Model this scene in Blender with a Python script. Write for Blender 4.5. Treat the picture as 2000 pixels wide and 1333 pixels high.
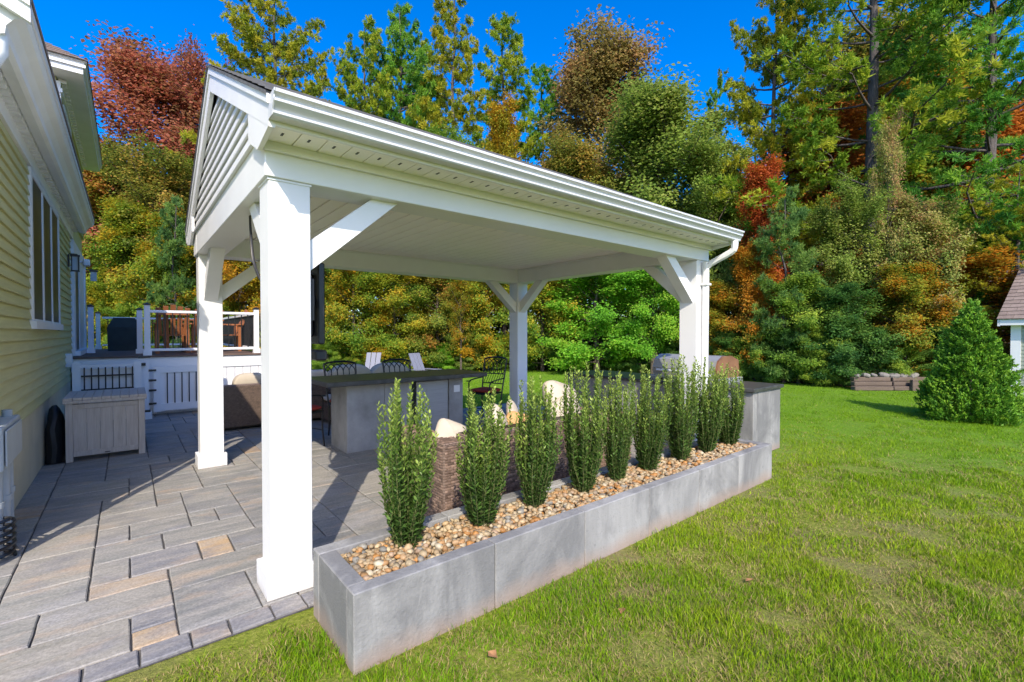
import bpy, math, random
import numpy as np
from mathutils import Vector, Matrix
for o in list(bpy.data.objects): bpy.data.objects.remove(o)
sc = bpy.context.scene
COL = sc.collection
PI = math.pi
rnd = random.Random(7)

# ------------------------------------------------------------------ camera
CAM_H = 1.52; FPX = 911.45
YAW = math.radians(50.48); PITCH = math.radians(0.91)
FW = np.array([math.cos(YAW), math.sin(YAW), 0.0]); RT = np.array([math.sin(YAW), -math.cos(YAW), 0.0])
cd = bpy.data.cameras.new('camera'); cam = bpy.data.objects.new('camera', cd); COL.objects.link(cam)
cd.sensor_width = 36.0; cd.lens = FPX / 2000 * 36; cd.clip_start = 0.05; cd.clip_end = 3000
cam.location = (0, 0, CAM_H)
look = Vector((FW[0]*math.cos(PITCH), FW[1]*math.cos(PITCH), -math.sin(PITCH)))
cam.rotation_euler = look.to_track_quat('-Z', 'Y').to_euler()
sc.camera = cam
# ------------------------------------------------------------------ sky, sun, exposure
SUN_EL = math.radians(40.5)
SH = np.array([0.503, 0.864])                       # horizontal direction shadows fall
world = bpy.data.worlds.new('World'); sc.world = world; world.use_nodes = True
wn = world.node_tree.nodes; wl = world.node_tree.links
sky = wn.new('ShaderNodeTexSky'); sky.sky_type = 'NISHITA'; sky.sun_disc = False
sky.sun_elevation = SUN_EL; sky.sun_rotation = math.atan2(-SH[0], -SH[1])
sky.air_density = 1.0; sky.dust_density = 1.6; sky.ozone_density = 4.0; sky.altitude = 0
hs = wn.new('ShaderNodeHueSaturation'); hs.inputs['Saturation'].default_value = 1.6; hs.inputs['Hue'].default_value = 0.512; hs.inputs['Value'].default_value = 1.0
bg = wn['Background']; bg.inputs['Strength'].default_value = 0.15
wl.new(sky.outputs[0], hs.inputs['Color']); wl.new(hs.outputs[0], bg.inputs['Color'])
sd = bpy.data.lights.new('sun', 'SUN'); sun = bpy.data.objects.new('sun', sd); COL.objects.link(sun)
sd.energy = 2.75; sd.angle = math.radians(0.53); sd.color = (1.0, 0.90, 0.76)
sun.rotation_euler = Vector((SH[0]*math.cos(SUN_EL), SH[1]*math.cos(SUN_EL), -math.sin(SUN_EL))).to_track_quat('-Z', 'Y').to_euler()
sun.location = (-8, -10, 12)
vs = sc.view_settings
vs.view_transform = 'Standard'; vs.look = 'None'; vs.exposure = 1.08; vs.gamma = 1.0; vs.use_curve_mapping = False
sc.cycles.max_bounces = 14; sc.cycles.diffuse_bounces = 8; sc.cycles.transparent_max_bounces = 8

# ------------------------------------------------------------------ helpers
WOFF = {}
def woff(p): return WOFF.get(p.name, (0, 0, 0)) if p else (0, 0, 0)
def tag(o, label=None, cat=None, group=None, kind=None):
    if label: o['label'] = label
    if cat: o['category'] = cat
    if group: o['group'] = group
    if kind: o['kind'] = kind
    return o
def thing(name, label, cat, loc=(0, 0, 0), rz=0.0, group=None):
    o = bpy.data.objects.new(name, None); COL.objects.link(o)
    o.location = loc; o.rotation_euler = (0, 0, rz); o.empty_display_size = 0.1
    WOFF[o.name] = tuple(loc)
    return tag(o, label, cat, group)
def copy_tree(o, parent=None):
    c = o.copy(); COL.objects.link(c); c.parent = parent
    for ch in list(o.children): copy_tree(ch, c)
    return c
def px(x, D):                                        # a point of the ground D metres ahead, x photo pixels across
    p = FW*D + RT*((x-1000)/FPX*D); return float(p[0]), float(p[1])
def fast_mesh(name, V, F):
    V = np.asarray(V, np.float32); F = np.asarray(F, np.int32)
    me = bpy.data.meshes.new(name); k = F.shape[1]
    me.vertices.add(len(V)); me.vertices.foreach_set('co', V.ravel())
    me.loops.add(F.size); me.loops.foreach_set('vertex_index', F.ravel())
    me.polygons.add(len(F)); me.polygons.foreach_set('loop_start', np.arange(0, F.size, k, dtype=np.int32))
    me.polygons.foreach_set('loop_total', np.full(len(F), k, np.int32))
    me.update(calc_edges=True); return me
def face_attr(me, name, vals):
    a = me.attributes.new(name, 'FLOAT', 'FACE'); a.data.foreach_set('value', np.asarray(vals, np.float32))
def face_col(me, name, cols):
    a = me.attributes.new(name, 'FLOAT_COLOR', 'FACE')
    c = np.ones((len(cols), 4), np.float32); c[:, :3] = cols; a.data.foreach_set('color', c.ravel())
def link_mesh(name, me, mat, parent=None):
    o = bpy.data.objects.new(name, me); COL.objects.link(o)
    if mat is not None: me.materials.append(mat)
    if parent: o.parent = parent; WOFF[o.name] = woff(parent)
    return o
class MB:
    def __init__(s): s.v = []; s.f = []
    def add(s, V, F):
        o = len(s.v); s.v += [tuple(map(float, x)) for x in V]; s.f += [tuple(i+o for i in f) for f in F]; return s
    def box(s, x0, x1, y0, y1, z0, z1, b=0.0, M=None):
        lo = (x0, y0, z0); hi = (x1, y1, z1)
        if b <= 0:
            V = [(x, y, z) for z in (z0, z1) for y in (y0, y1) for x in (x0, x1)]
            F = [(0, 2, 3, 1), (4, 5, 7, 6), (0, 1, 5, 4), (2, 6, 7, 3), (0, 4, 6, 2), (1, 3, 7, 5)]
        else:
            V = []; idx = {}
            for c in [(i, j, k) for i in (0, 1) for j in (0, 1) for k in (0, 1)]:
                for a in range(3):
                    p = []
                    for d in range(3):
                        e = hi[d] if c[d] else lo[d]
                        if d != a: e += -b if c[d] else b
                        p.append(e)
                    idx[(c, a)] = len(V); V.append(p)
            F = []
            for a in range(3):
                b1, c1 = [(1, 2), (0, 2), (0, 1)][a]
                for sd_ in (0, 1):
                    q = []
                    for u, w in ((0, 0), (1, 0), (1, 1), (0, 1)):
                        c = [0, 0, 0]; c[a] = sd_; c[b1] = u; c[c1] = w; q.append(idx[(tuple(c), a)])
                    F.append(q)
            for a in range(3):                       # edges along axis a
                b1, c1 = [(1, 2), (0, 2), (0, 1)][a]
                for u in (0, 1):
                    for w in (0, 1):
                        c0 = [0, 0, 0]; c0[b1] = u; c0[c1] = w; c2 = list(c0); c2[a] = 1
                        F.append([idx[(tuple(c0), b1)], idx[(tuple(c2), b1)], idx[(tuple(c2), c1)], idx[(tuple(c0), c1)]])
            for c in [(i, j, k) for i in (0, 1) for j in (0, 1) for k in (0, 1)]:
                F.append([idx[(c, 0)], idx[(c, 1)], idx[(c, 2)]])
        if M is not None: V = [tuple(M @ Vector(p)) for p in V]
        return s.add(V, F)
    def bar(s, p, q, w, h, up=(0, 0, 1), b=0.0):
        p = Vector(p); q = Vector(q); d = q-p; L = d.length; d.normalize(); up = Vector(up)
        sx = d.cross(up)
        if sx.length < 1e-4: sx = d.cross(Vector((1, 0, 0)))
        sx.normalize(); u = sx.cross(d).normalized()
        M = Matrix(((d.x, sx.x, u.x, p.x), (d.y, sx.y, u.y, p.y), (d.z, sx.z, u.z, p.z), (0, 0, 0, 1)))
        return s.box(0, L, -w/2, w/2, -h/2, h/2, b, M)
    def prism(s, poly, ax, a0, a1):
        n = len(poly)
        def P(u, v, a): return {'x': (a, u, v), 'y': (u, a, v), 'z': (u, v, a)}[ax]
        V = [P(u, v, a0) for u, v in poly]+[P(u, v, a1) for u, v in poly]
        F = [tuple(range(n)), tuple(range(2*n-1, n-1, -1))]+[(i, (i+1) % n, n+(i+1) % n, n+i) for i in range(n)]
        return s.add(V, F)
    def tube(s, pts, r, n=8, caps=True):
        P = [Vector(p) for p in pts]; m = len(P)
        R = [r]*m if not hasattr(r, '__len__') else list(r)
        V = []; u = None
        for i in range(m):
            t = (P[min(i+1, m-1)]-P[max(i-1, 0)]).normalized()
            if u is None: u = t.cross(Vector((0.3, 0.2, 1)) if abs(t.z) < .9 else Vector((1, 0, 0))).normalized()
            u = (u-t*u.dot(t)).normalized(); w = t.cross(u)
            for k in range(n):
                a = 2*PI*k/n; V.append(P[i]+u*(R[i]*math.cos(a))+w*(R[i]*math.sin(a)))
        F = [(i*n+k, i*n+(k+1) % n, (i+1)*n+(k+1) % n, (i+1)*n+k) for i in range(m-1) for k in range(n)]
        if caps: F += [tuple(range(n-1, -1, -1)), tuple(range((m-1)*n, m*n))]
        return s.add(V, F)
    def lathe(s, prof, c=(0, 0, 0), n=20):
        V = [(c[0]+r*math.cos(2*PI*k/n), c[1]+r*math.sin(2*PI*k/n), c[2]+z) for r, z in prof for k in range(n)]
        m = len(prof)
        F = [(i*n+k, i*n+(k+1) % n, (i+1)*n+(k+1) % n, (i+1)*n+k) for i in range(m-1) for k in range(n)]
        F += [tuple(range(n-1, -1, -1)), tuple(range((m-1)*n, m*n))]
        return s.add(V, F)
    def pillow(s, c, sx, sy, sz, rot=(0, 0, 0), e=0.45, nu=20, nv=12, pinch=0.0, seed=0):
        rr = random.Random(seed); V = []; F = []
        from mathutils import Euler
        R = Euler(rot).to_matrix()
        sp = lambda v, q: math.copysign(abs(v)**q, v)
        for j in range(nv+1):
            ph = -PI/2+PI*j/nv
            for i in range(nu):
                th = 2*PI*i/nu
                x = sp(math.cos(th), e)*sp(math.cos(ph), 0.6); y = sp(math.sin(th), e)*sp(math.cos(ph), 0.6); z = sp(math.sin(ph), 0.8)
                k = 1-pinch*(abs(x)*abs(y))*(1-abs(z))*0+rr.uniform(-.015, .015)
                z *= 1-pinch*max(abs(x), abs(y))**3
                p = R @ Vector((x*sx*k, y*sy*k, z*sz*k))
                V.append((c[0]+p.x, c[1]+p.y, c[2]+p.z))
        for j in range(nv):
            for i in range(nu): F.append((j*nu+i, j*nu+(i+1) % nu, (j+1)*nu+(i+1) % nu, (j+1)*nu+i))
        return s.add(V, F)
    def mesh(s, name, off=(0, 0, 0), smooth=False):
        me = bpy.data.meshes.new(name)
        me.from_pydata([(x-off[0], y-off[1], z-off[2]) for x, y, z in s.v], [], s.f)
        import bmesh
        bm = bmesh.new(); bm.from_mesh(me); bmesh.ops.recalc_face_normals(bm, faces=bm.faces); bm.to_mesh(me); bm.free()
        if smooth:
            me.polygons.foreach_set('use_smooth', [True]*len(me.polygons))
            try: me.set_sharp_from_angle(angle=math.radians(40))
            except Exception: pass
        return me
    def build(s, name, mat, parent=None, smooth=False, kind=None):
        o = link_mesh(name, s.mesh(name, woff(parent), smooth), mat, parent)
        if kind: o['kind'] = kind
        return o
def solo(name, mb, mat, label, cat, group=None, smooth=False):
    return tag(mb.build(name, mat, None, smooth), label, cat, group)
def catmull(pts, n=6):
    P = [Vector(p) for p in pts]; out = []
    for i in range(len(P)-1):
        a = P[max(i-1, 0)]; b = P[i]; c = P[i+1]; d = P[min(i+2, len(P)-1)]
        for k in range(n):
            t = k/n; out.append(0.5*((2*b)+(c-a)*t+(2*a-5*b+4*c-d)*t*t+(3*b-a-3*c+d)*t**3))
    out.append(P[-1]); return out

# ------------------------------------------------------------------ materials
class NT:
    def __init__(s, name):
        s.m = bpy.data.materials.new(name); s.m.use_nodes = True; s.t = s.m.node_tree; s.n = s.t.nodes; s.l = s.t.links
        s.p = s.n['Principled BSDF']; s.out = s.n['Material Output']
    def N(s, typ, **kw):
        n = s.n.new(typ)
        for k, v in kw.items():
            if k.startswith('_'): setattr(n, k[1:], v)
            else:
                key = int(k[1:]) if k[0] == 'i' and k[1:].isdigit() else k.replace('__', ' ')
                if hasattr(v, 'is_output') or isinstance(v, bpy.types.NodeSocket): s.l.new(v, n.inputs[key])
                else: n.inputs[key].default_value = v
        return n
    def vec(s, scale=(1, 1, 1), rand=True):
        tc = s.N('ShaderNodeTexCoord'); v = tc.outputs['Object']
        if rand:
            oi = s.N('ShaderNodeObjectInfo'); mu = s.N('ShaderNodeMath', _operation='MULTIPLY', i0=oi.outputs['Random'], i1=53.0)
            v = s.N('ShaderNodeVectorMath', _operation='ADD', i0=v, i1=mu.outputs[0]).outputs[0]
        return s.N('ShaderNodeMapping', Vector=v, Scale=scale).outputs[0]
    def noise(s, v, scale, detail=4.0, rough=.55, dist=0.0):
        return s.N('ShaderNodeTexNoise', Vector=v, Scale=scale, Detail=detail, Roughness=rough, Distortion=dist).outputs[0]
    def ramp(s, fac, stops):
        r = s.N('ShaderNodeValToRGB', Fac=fac); e = r.color_ramp.elements
        while len(e) < len(stops): e.new(0.5)
        for el, (p, c) in zip(e, stops): el.position = p; el.color = (*c, 1) if len(c) == 3 else c
        return r.outputs[0]
    def mix(s, fac, a, b, mode='MIX'):
        n = s.N('ShaderNodeMix', _data_type='RGBA', _blend_type=mode)
        for k, v in ((0, fac), (6, a), (7, b)):
            if isinstance(v, bpy.types.NodeSocket): s.l.new(v, n.inputs[k])
            else: n.inputs[k].default_value = v if k == 0 else (*v, 1)
        return n.outputs[2]
    def math(s, op, a, b=0.0): return s.N('ShaderNodeMath', _operation=op, i0=a, i1=b).outputs[0]
    def bump(s, h, strength=.3, dist=.01):
        b = s.N('ShaderNodeBump', Height=h, Strength=strength, Distance=dist); s.l.new(b.outputs[0], s.p.inputs['Normal']); return b
    def set(s, color=None, rough=None, spec=None, metal=None):
        for k, v in (('Base Color', color), ('Roughness', rough), ('Specular IOR Level', spec), ('Metallic', metal)):
            if v is None: continue
            if isinstance(v, bpy.types.NodeSocket): s.l.new(v, s.p.inputs[k])
            else: s.p.inputs[k].default_value = (*v, 1) if k == 'Base Color' else v
        return s.m
def mul(c, k): return tuple(min(1, x*k) for x in c)
def plain(name, c, rough=.5, var=.08, scale=6, bump=0.0, bscale=60, spec=.5, metal=0, stretch=(1, 1, 1)):
    t = NT(name); v = t.vec(stretch); n = t.noise(v, scale)
    col = t.ramp(n, [(.3, mul(c, 1-var)), (.7, mul(c, 1+var))])
    if bump: t.bump(t.noise(v, bscale, 3), bump, .004)
    r2 = t.math('MULTIPLY_ADD', n, .15); t.n[-1].inputs[2].default_value = max(0.02, rough-.07)
    return t.set(col, r2, spec, metal)
MT = {}
def m_white():
    t = NT('white_paint'); n = t.noise(t.vec(), 3); c = t.ramp(n, [(.3, (.735, .735, .735)), (.7, (.785, .785, .785))])
    tc = t.N('ShaderNodeTexCoord'); z = t.N('ShaderNodeSeparateXYZ', Vector=tc.outputs['Object']).outputs[2]
    zz = t.math('ADD', z, t.math('MULTIPLY', t.noise(t.vec((6, 6, 2)), 5, 5, .7), .10))            # mud splash at the foot
    c = t.mix(t.ramp(zz, [(.055, (.5, .5, .5)), (.12, (0, 0, 0))]), c, (.38, .32, .25))
    sp = t.noise(t.vec(), 38, 4, .75); c = t.mix(t.ramp(sp, [(.68, (0, 0, 0)), (.74, (.25, .25, .25))]), c, (.5, .49, .46))
    t.bump(t.noise(t.vec(), 110, 3), .05, .003); return t.set(c, t.math('MULTIPLY_ADD', n, .2), .5)
MT['white'] = m_white(); MT['white'].node_tree.nodes[-1].inputs[2].default_value = .33
MT['white2'] = plain('white_vinyl', (.72, .72, .715), .40, .025, 3, .03, 150)
MT['beige_vinyl'] = plain('ceiling_vinyl', (.92, .885, .83), .45, .03, 2)
MT['gutter'] = plain('gutter_aluminium', (.60, .61, .62), .35, .04, 3)
MT['trimgrey'] = plain('aged_white_trim', (.76, .77, .76), .5, .05, 3)
MT['black'] = plain('black_metal', (.012, .012, .013), .38, .3, 20, .1, 150)
MT['darkplastic'] = plain('dark_plastic', (.016, .016, .018), .3, .2, 5)
MT['steel'] = plain('brushed_steel', (.40, .40, .40), .5, .12, 3, .05, 40, .5, .55, (1, 1, 40))
MT['brown_metal'] = plain('brown_side', (.42, .20, .11), .4, .2, 6, 0, 60, .5, .6)
MT['cream'] = plain('cream_cushion', (.50, .43, .33), .85, .06, 8, .25, 260)
MT['tan_cushion'] = plain('tan_cushion', (.52, .30, .12), .85, .1, 8, .25, 260)
MT['red_cushion'] = plain('red_cushion', (.30, .028, .015), .85, .1, 8, .2, 260)
MT['terracotta'] = plain('terracotta', (.45, .17, .06), .55, .25, 5, .1, 60)
MT['glass_dark'] = plain('window_glass', (.022, .024, .030), .3, .2, 2, 0, 60, .08)
MT['lamp_glass'] = plain('lantern_glass', (.42, .47, .5), .1, .1, 4)
MT['foundation'] = plain('painted_foundation', (.60, .53, .38), .8, .1, 3, .3, 50)
MT['deckboard'] = plain('deck_board', (.13, .085, .065), .7, .25, 4, .2, 60, .4, 0, (1, 8, 1))
MT['brownwood'] = plain('orange_brown_wood', (.30, .105, .035), .5, .3, 3, .2, 40, .5, 0, (1, 1, .2))
MT['adirondack'] = plain('pale_blue_grey_plastic', (.19, .20, .255), .5, .06, 4)
MT['utility'] = plain('blue_grey_conduit', (.42, .46, .49), .5, .08, 4)
MT['chrome'] = plain('silver_housing', (.55, .57, .6), .35, .05, 4)
MT['soil'] = plain('soil', (.10, .066, .042), .95, .35, 8, .8, 30)
MT['sand'] = plain('joint_sand', (.085, .08, .075), .95, .25, 30, .6, 200)
MT['roofmembrane'] = plain('pavilion_shingle', (.10, .10, .105), .85, .3, 12, .5, 120)
MT['tvback'] = plain('television_shell', (.022, .022, .024), .45, .15, 4)
MT['timber'] = plain('weathered_timber', (.125, .095, .075), .85, .35, 3, .6, 40, .3, 0, (.3, 3, 3))
MT['rock'] = plain('field_stone', (.20, .185, .17), .85, .35, 4, .6, 20)
def m_teak():
    t = NT('weathered_teak'); v = t.vec((9, 9, .8)); n = t.noise(v, 3, 5, .6); n2 = t.noise(t.vec((40, 40, 1.5)), 4, 3)
    c = t.ramp(n, [(.25, (.38, .32, .28)), (.5, (.50, .44, .395)), (.8, (.60, .55, .50))])
    c = t.mix(.35, c, t.ramp(n2, [(.3, (.33, .28, .24)), (.7, (.60, .55, .50))]))
    t.bump(n2, .3, .003); return t.set(c, .75)
MT['teak'] = m_teak()
def m_siding(name, c):
    t = NT(name); v = t.vec((.6, .6, 10)); n = t.noise(v, 4, 4)
    col = t.ramp(n, [(.3, mul(c, .90)), (.7, mul(c, 1.08))]); t.bump(t.noise(t.vec((2, 2, 60)), 6, 3), .12, .003)
    return t.set(col, .5)
MT['siding'] = m_siding('olive_yellow_siding', (.52, .50, .235))
MT['shedsiding'] = m_siding('grey_green_siding', (.30, .33, .26))
def m_shingle():
    t = NT('brown_roof_shingle'); oi = t.N('ShaderNodeObjectInfo')
    n = t.noise(t.vec(), 14, 5, .7)
    c = t.ramp(oi.outputs['Random'], [(0, (.17, .125, .10)), (.5, (.22, .165, .135)), (1, (.27, .21, .17))])
    c = t.mix(.5, c, t.ramp(n, [(.3, (.13, .10, .08)), (.7, (.30, .23, .19))])); t.bump(t.noise(t.vec(), 150, 2), .5, .003)
    return t.set(c, .9)
MT['shingle'] = m_shingle()
def m_concrete():
    t = NT('cast_concrete'); v = t.vec((1.6, 1.6, .55)); n = t.noise(v, 2.2, 5, .6, .4)
    vs_ = t.vec((7, 7, .5)); st = t.noise(vs_, 2.0, 4, .6)
    c = t.ramp(n, [(.32, (.225, .222, .21)), (.5, (.30, .296, .282)), (.68, (.375, .37, .352))])
    c = t.mix(.25, c, t.ramp(st, [(.3, (.14, .14, .14)), (.55, (.28, .275, .268)), (.75, (.36, .355, .345))]))
    bl = t.noise(t.vec((1, 1, .7)), 1.4, 5, .65, .8); c = t.mix(t.ramp(bl, [(.40, (.8, .8, .8)), (.55, (0, 0, 0))]), c, (.15, .15, .148))
    b2 = t.noise(t.vec((2.6, 2.6, .8)), 1.7, 6, .7, 1.2); c = t.mix(t.ramp(b2, [(.56, (0, 0, 0)), (.70, (.22, .22, .22))]), c, (.42, .415, .39))
    sp = t.noise(t.vec(), 22, 4, .7); c = t.mix(t.ramp(sp, [(.60, (0, 0, 0)), (.72, (.5, .5, .5))]), c, (.13, .13, .135))
    tc = t.N('ShaderNodeTexCoord'); z = t.N('ShaderNodeSeparateXYZ', Vector=tc.outputs['Object']).outputs[2]
    zz = t.math('ADD', z, t.math('MULTIPLY', t.noise(t.vec((1, 1, .6)), 3.5), .16))     # soil splashed up from the lawn
    c = t.mix(t.ramp(zz, [(.09, (.7, .7, .7)), (.19, (0, 0, 0))]), c, (.32, .235, .18))
    bh = t.math('ADD', t.noise(t.vec(), 60, 4, .6), t.math('MULTIPLY', n, 1.5))
    t.bump(bh, .5, .008); return t.set(c, .88, .2)
MT['concrete'] = m_concrete()
def m_block():
    t = NT('grey_block'); n = t.noise(t.vec((1, 1, .8)), 3, 5, .6)
    c = t.ramp(n, [(.3, (.20, .195, .185)), (.5, (.29, .285, .275)), (.7, (.37, .36, .345))])
    sp = t.noise(t.vec(), 45, 3, .7); c = t.mix(t.ramp(sp, [(.62, (0, 0, 0)), (.7, (.35, .35, .35))]), c, (.15, .145, .14))
    t.bump(t.noise(t.vec(), 70, 4), .3, .004); return t.set(c, .8, .3)
MT['block'] = m_block()
def m_paver():
    t = NT('textured_paver'); oi = t.N('ShaderNodeObjectInfo')
    v = t.vec((2.0, 9, 3)); n = t.noise(v, 1.6, 5, .62, .5); n2 = t.noise(t.vec((1, 1.4, 1)), 3.2, 5, .65)
    f = t.noise(t.vec(), 70, 4, .7)
    base = oi.outputs['Color']
    c = t.mix(t.ramp(n, [(.36, (0, 0, 0)), (.66, (.62, .62, .62))]), base, (.36, .33, .29))
    c = t.mix(t.ramp(n2, [(.50, (0, 0, 0)), (.70, (.6, .6, .6))]), c, (.155, .155, .17))
    n3 = t.noise(t.vec((1.2, 2.2, 1)), 1.9, 4, .6); c = t.mix(t.ramp(n3, [(.56, (0, 0, 0)), (.70, (.55, .55, .55))]), c, (.40, .30, .21))
    n4 = t.noise(t.vec((1.5, 3, 1)), 1.3, 4, .6); c = t.mix(t.ramp(n4, [(.55, (0, 0, 0)), (.72, (.5, .5, .5))]), c, (.30, .295, .30))
    c = t.mix(.5, c, t.ramp(f, [(.3, (.25, .25, .25)), (.7, (.75, .75, .75))]), 'OVERLAY')
    h = t.math('ADD', t.math('MULTIPLY', n, 1.0), t.math('MULTIPLY', f, .25)); t.bump(h, .55, .008)
    return t.set(c, .78, .35)
MT['paver'] = m_paver()
def m_stone_top():
    t = NT('dark_leathered_stone'); n = t.noise(t.vec(), 9, 5, .7)
    c = t.ramp(n, [(.3, (.035, .036, .036)), (.7, (.085, .085, .082))]); t.bump(t.noise(t.vec(), 80, 3), .25, .003)
    return t.set(c, .33, .5)
MT['stonetop'] = m_stone_top()
def m_wicker(name, ca, cb):
    t = NT(name); tc = t.N('ShaderNodeTexCoord'); s = t.N('ShaderNodeSeparateXYZ', Vector=tc.outputs['Object'])
    xy = t.math('ADD', s.outputs[0], s.outputs[1]); v = t.N('ShaderNodeCombineXYZ', X=xy, Y=s.outputs[2]).outputs[0]
    b = t.N('ShaderNodeTexBrick', Vector=v, Scale=1.0); b.offset = .5
    for k, val in (('Mortar Size', .0018), ('Brick Width', .034), ('Row Height', .0115), ('Mortar Smooth', .4), ('Bias', 0.0)): b.inputs[k].default_value = val
    b.inputs['Color1'].default_value = (*ca, 1); b.inputs['Color2'].default_value = (*cb, 1); b.inputs['Mortar'].default_value = (.012, .009, .007, 1)
    n = t.noise(t.vec(), 30, 3); c = t.mix(.35, b.outputs[0], t.ramp(n, [(.3, mul(ca, .6)), (.7, mul(cb, 1.2))]))
    c = t.mix(b.outputs[1], c, (.014, .010, .008))
    inv = t.math('SUBTRACT', 1.0, b.outputs[1]); t.bump(inv, .9, .006); return t.set(c, .5)
MT['wicker'] = m_wicker('brown_wicker', (.20, .13, .095), (.30, .22, .17))
MT['wicker2'] = m_wicker('dark_wicker', (.16, .11, .085), (.27, .19, .14))
def m_attr(name, attr, rough=.8, spec=.3, var=.25, scale=60, bump=.2, trans=0.0):
    t = NT(name); a = t.N('ShaderNodeAttribute', _attribute_name=attr); n = t.noise(t.vec(), scale, 3)
    c = t.mix(1.0, a.outputs['Color'], t.ramp(n, [(.3, (1-var,)*3), (.7, (1, 1, 1))]), 'MULTIPLY')
    if bump: t.bump(n, bump, .004)
    t.set(c, rough, spec)
    if trans:
        tr = t.N('ShaderNodeBsdfTranslucent', Color=c); mx = t.N('ShaderNodeMixShader', Fac=trans)
        t.l.new(t.p.outputs[0], mx.inputs[1]); t.l.new(tr.outputs[0], mx.inputs[2]); t.l.new(mx.outputs[0], t.out.inputs['Surface'])
    return t.m
MT['pebble'] = m_attr('river_pebble', 'pc', .6, .4, .35, 45, .3)
MT['blade'] = m_attr('grass_blade', 'gc', .6, .12, .1, 20, 0, .3)
def m_lawn():
    t = NT('lawn_soil'); v = t.vec(rand=False); n = t.noise(v, .9, 5, .6); n2 = t.noise(v, 35, 5, .75); n3 = t.noise(v, .16, 3)
    c = t.ramp(n2, [(.30, (.10, .13, .014)), (.5, (.19, .23, .025)), (.72, (.32, .31, .07))])
    c = t.mix(t.ramp(n, [(.46, (0, 0, 0)), (.62, (.7, .7, .7))]), c, (.23, .175, .095))
    ln = t.N('ShaderNodeVectorMath', _operation='LENGTH', i0=v).outputs['Value']
    c = t.mix(t.ramp(t.math('MULTIPLY', t.math('ADD', ln, t.math('MULTIPLY', n, 3.0)), .1), [(.60, (0, 0, 0)), (1.0, (.85, .85, .85))]), c, t.ramp(n2, [(.3, (.07, .16, .006)), (.5, (.12, .26, .010)), (.75, (.21, .35, .016))]))
    t.bump(n2, .8, .03); return t.set(c, .9, .2)
MT['lawn'] = m_lawn()
def m_farlawn():
    t = NT('far_lawn'); v = t.vec(rand=False); n = t.noise(v, 1.2, 5, .6); n2 = t.noise(t.vec((1, 1, 1), False), 26, 5, .8)
    c = t.ramp(n2, [(.30, (.045, .11, .008)), (.5, (.085, .19, .012)), (.72, (.15, .27, .025))])
    c = t.mix(t.ramp(n, [(.45, (0, 0, 0)), (.7, (.6, .6, .6))]), c, (.15, .21, .03))
    t.bump(n2, 1.0, .04); return t.set(c, .9, .2)
MT['farlawn'] = m_farlawn()
def m_floor():
    t = NT('forest_floor'); v = t.vec(rand=False); n = t.noise(v, 6, 6, .7)
    c = t.ramp(n, [(.3, (.035, .025, .012)), (.5, (.09, .055, .025)), (.7, (.14, .10, .04))]); t.bump(n, .8, .05); return t.set(c, .95, .2)
MT['forest_floor'] = m_floor()
def m_bark(name, c):
    t = NT(name); n = t.noise(t.vec((6, 6, .9)), 3, 5, .7)
    col = t.ramp(n, [(.3, mul(c, .45)), (.55, c), (.75, mul(c, 1.5))]); t.bump(n, .9, .05); return t.set(col, .9, .2)
MT['bark'] = m_bark('grey_bark', (.13, .105, .085)); MT['pinebark'] = m_bark('pine_bark', (.115, .10, .095)); MT['palebark'] = m_bark('pale_bark', (.26, .22, .18))
MT['stem'] = m_bark('green_stem', (.13, .15, .05))
LEAF = {}
def leaf(key, c1, c2, c3=None, trans=.5, rough=.5):
    if key in LEAF: return LEAF[key]
    t = NT('leaf_'+key); h = t.N('ShaderNodeAttribute', _attribute_name='lh').outputs['Fac']; l = t.N('ShaderNodeAttribute', _attribute_name='lv').outputs['Fac']
    stops = [(.25, c1), (.75, c2)] if c3 is None else [(.2, c1), (.5, c2), (.85, c3)]
    c = t.ramp(h, stops); c = t.mix(1.0, c, t.ramp(l, [(0, (.72, .72, .72)), (1, (1.0, 1.0, 1.0))]), 'MULTIPLY')
    t.set(c, rough, .15); tr = t.N('ShaderNodeBsdfTranslucent', Color=c); mx = t.N('ShaderNodeMixShader', Fac=trans)
    t.l.new(t.p.outputs[0], mx.inputs[1]); t.l.new(tr.outputs[0], mx.inputs[2]); t.l.new(mx.outputs[0], t.out.inputs['Surface'])
    LEAF[key] = t.m; return t.m
# ================================================================== ground
def sheet(name, poly, z, mat, kind='structure'):
    mb = MB(); mb.add([(x, y, z) for x, y in poly], [tuple(range(len(poly)))]); o = mb.build(name, mat); o['kind'] = kind; return o
sheet('forest_floor', [(-900, -900), (900, -900), (900, 900), (-900, 900)], -0.012, MT['forest_floor'])
PX0, PX1, PY0 = -0.77, 6.75, 2.85                    # patio
lawn_edge = [px(-900, 22), px(300, 22), px(700, 21.5), px(1000, 21.5), px(1250, 19.5), px(1430, 16.5), px(1560, 14.2), px(1680, 13.2), px(1830, 12.6), px(2300, 11.5)]
sheet('lawn', [(-30, -30), (40, -30)]+lawn_edge[::-1]+[(-30, 20)], -0.006, MT['lawn'])
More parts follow.
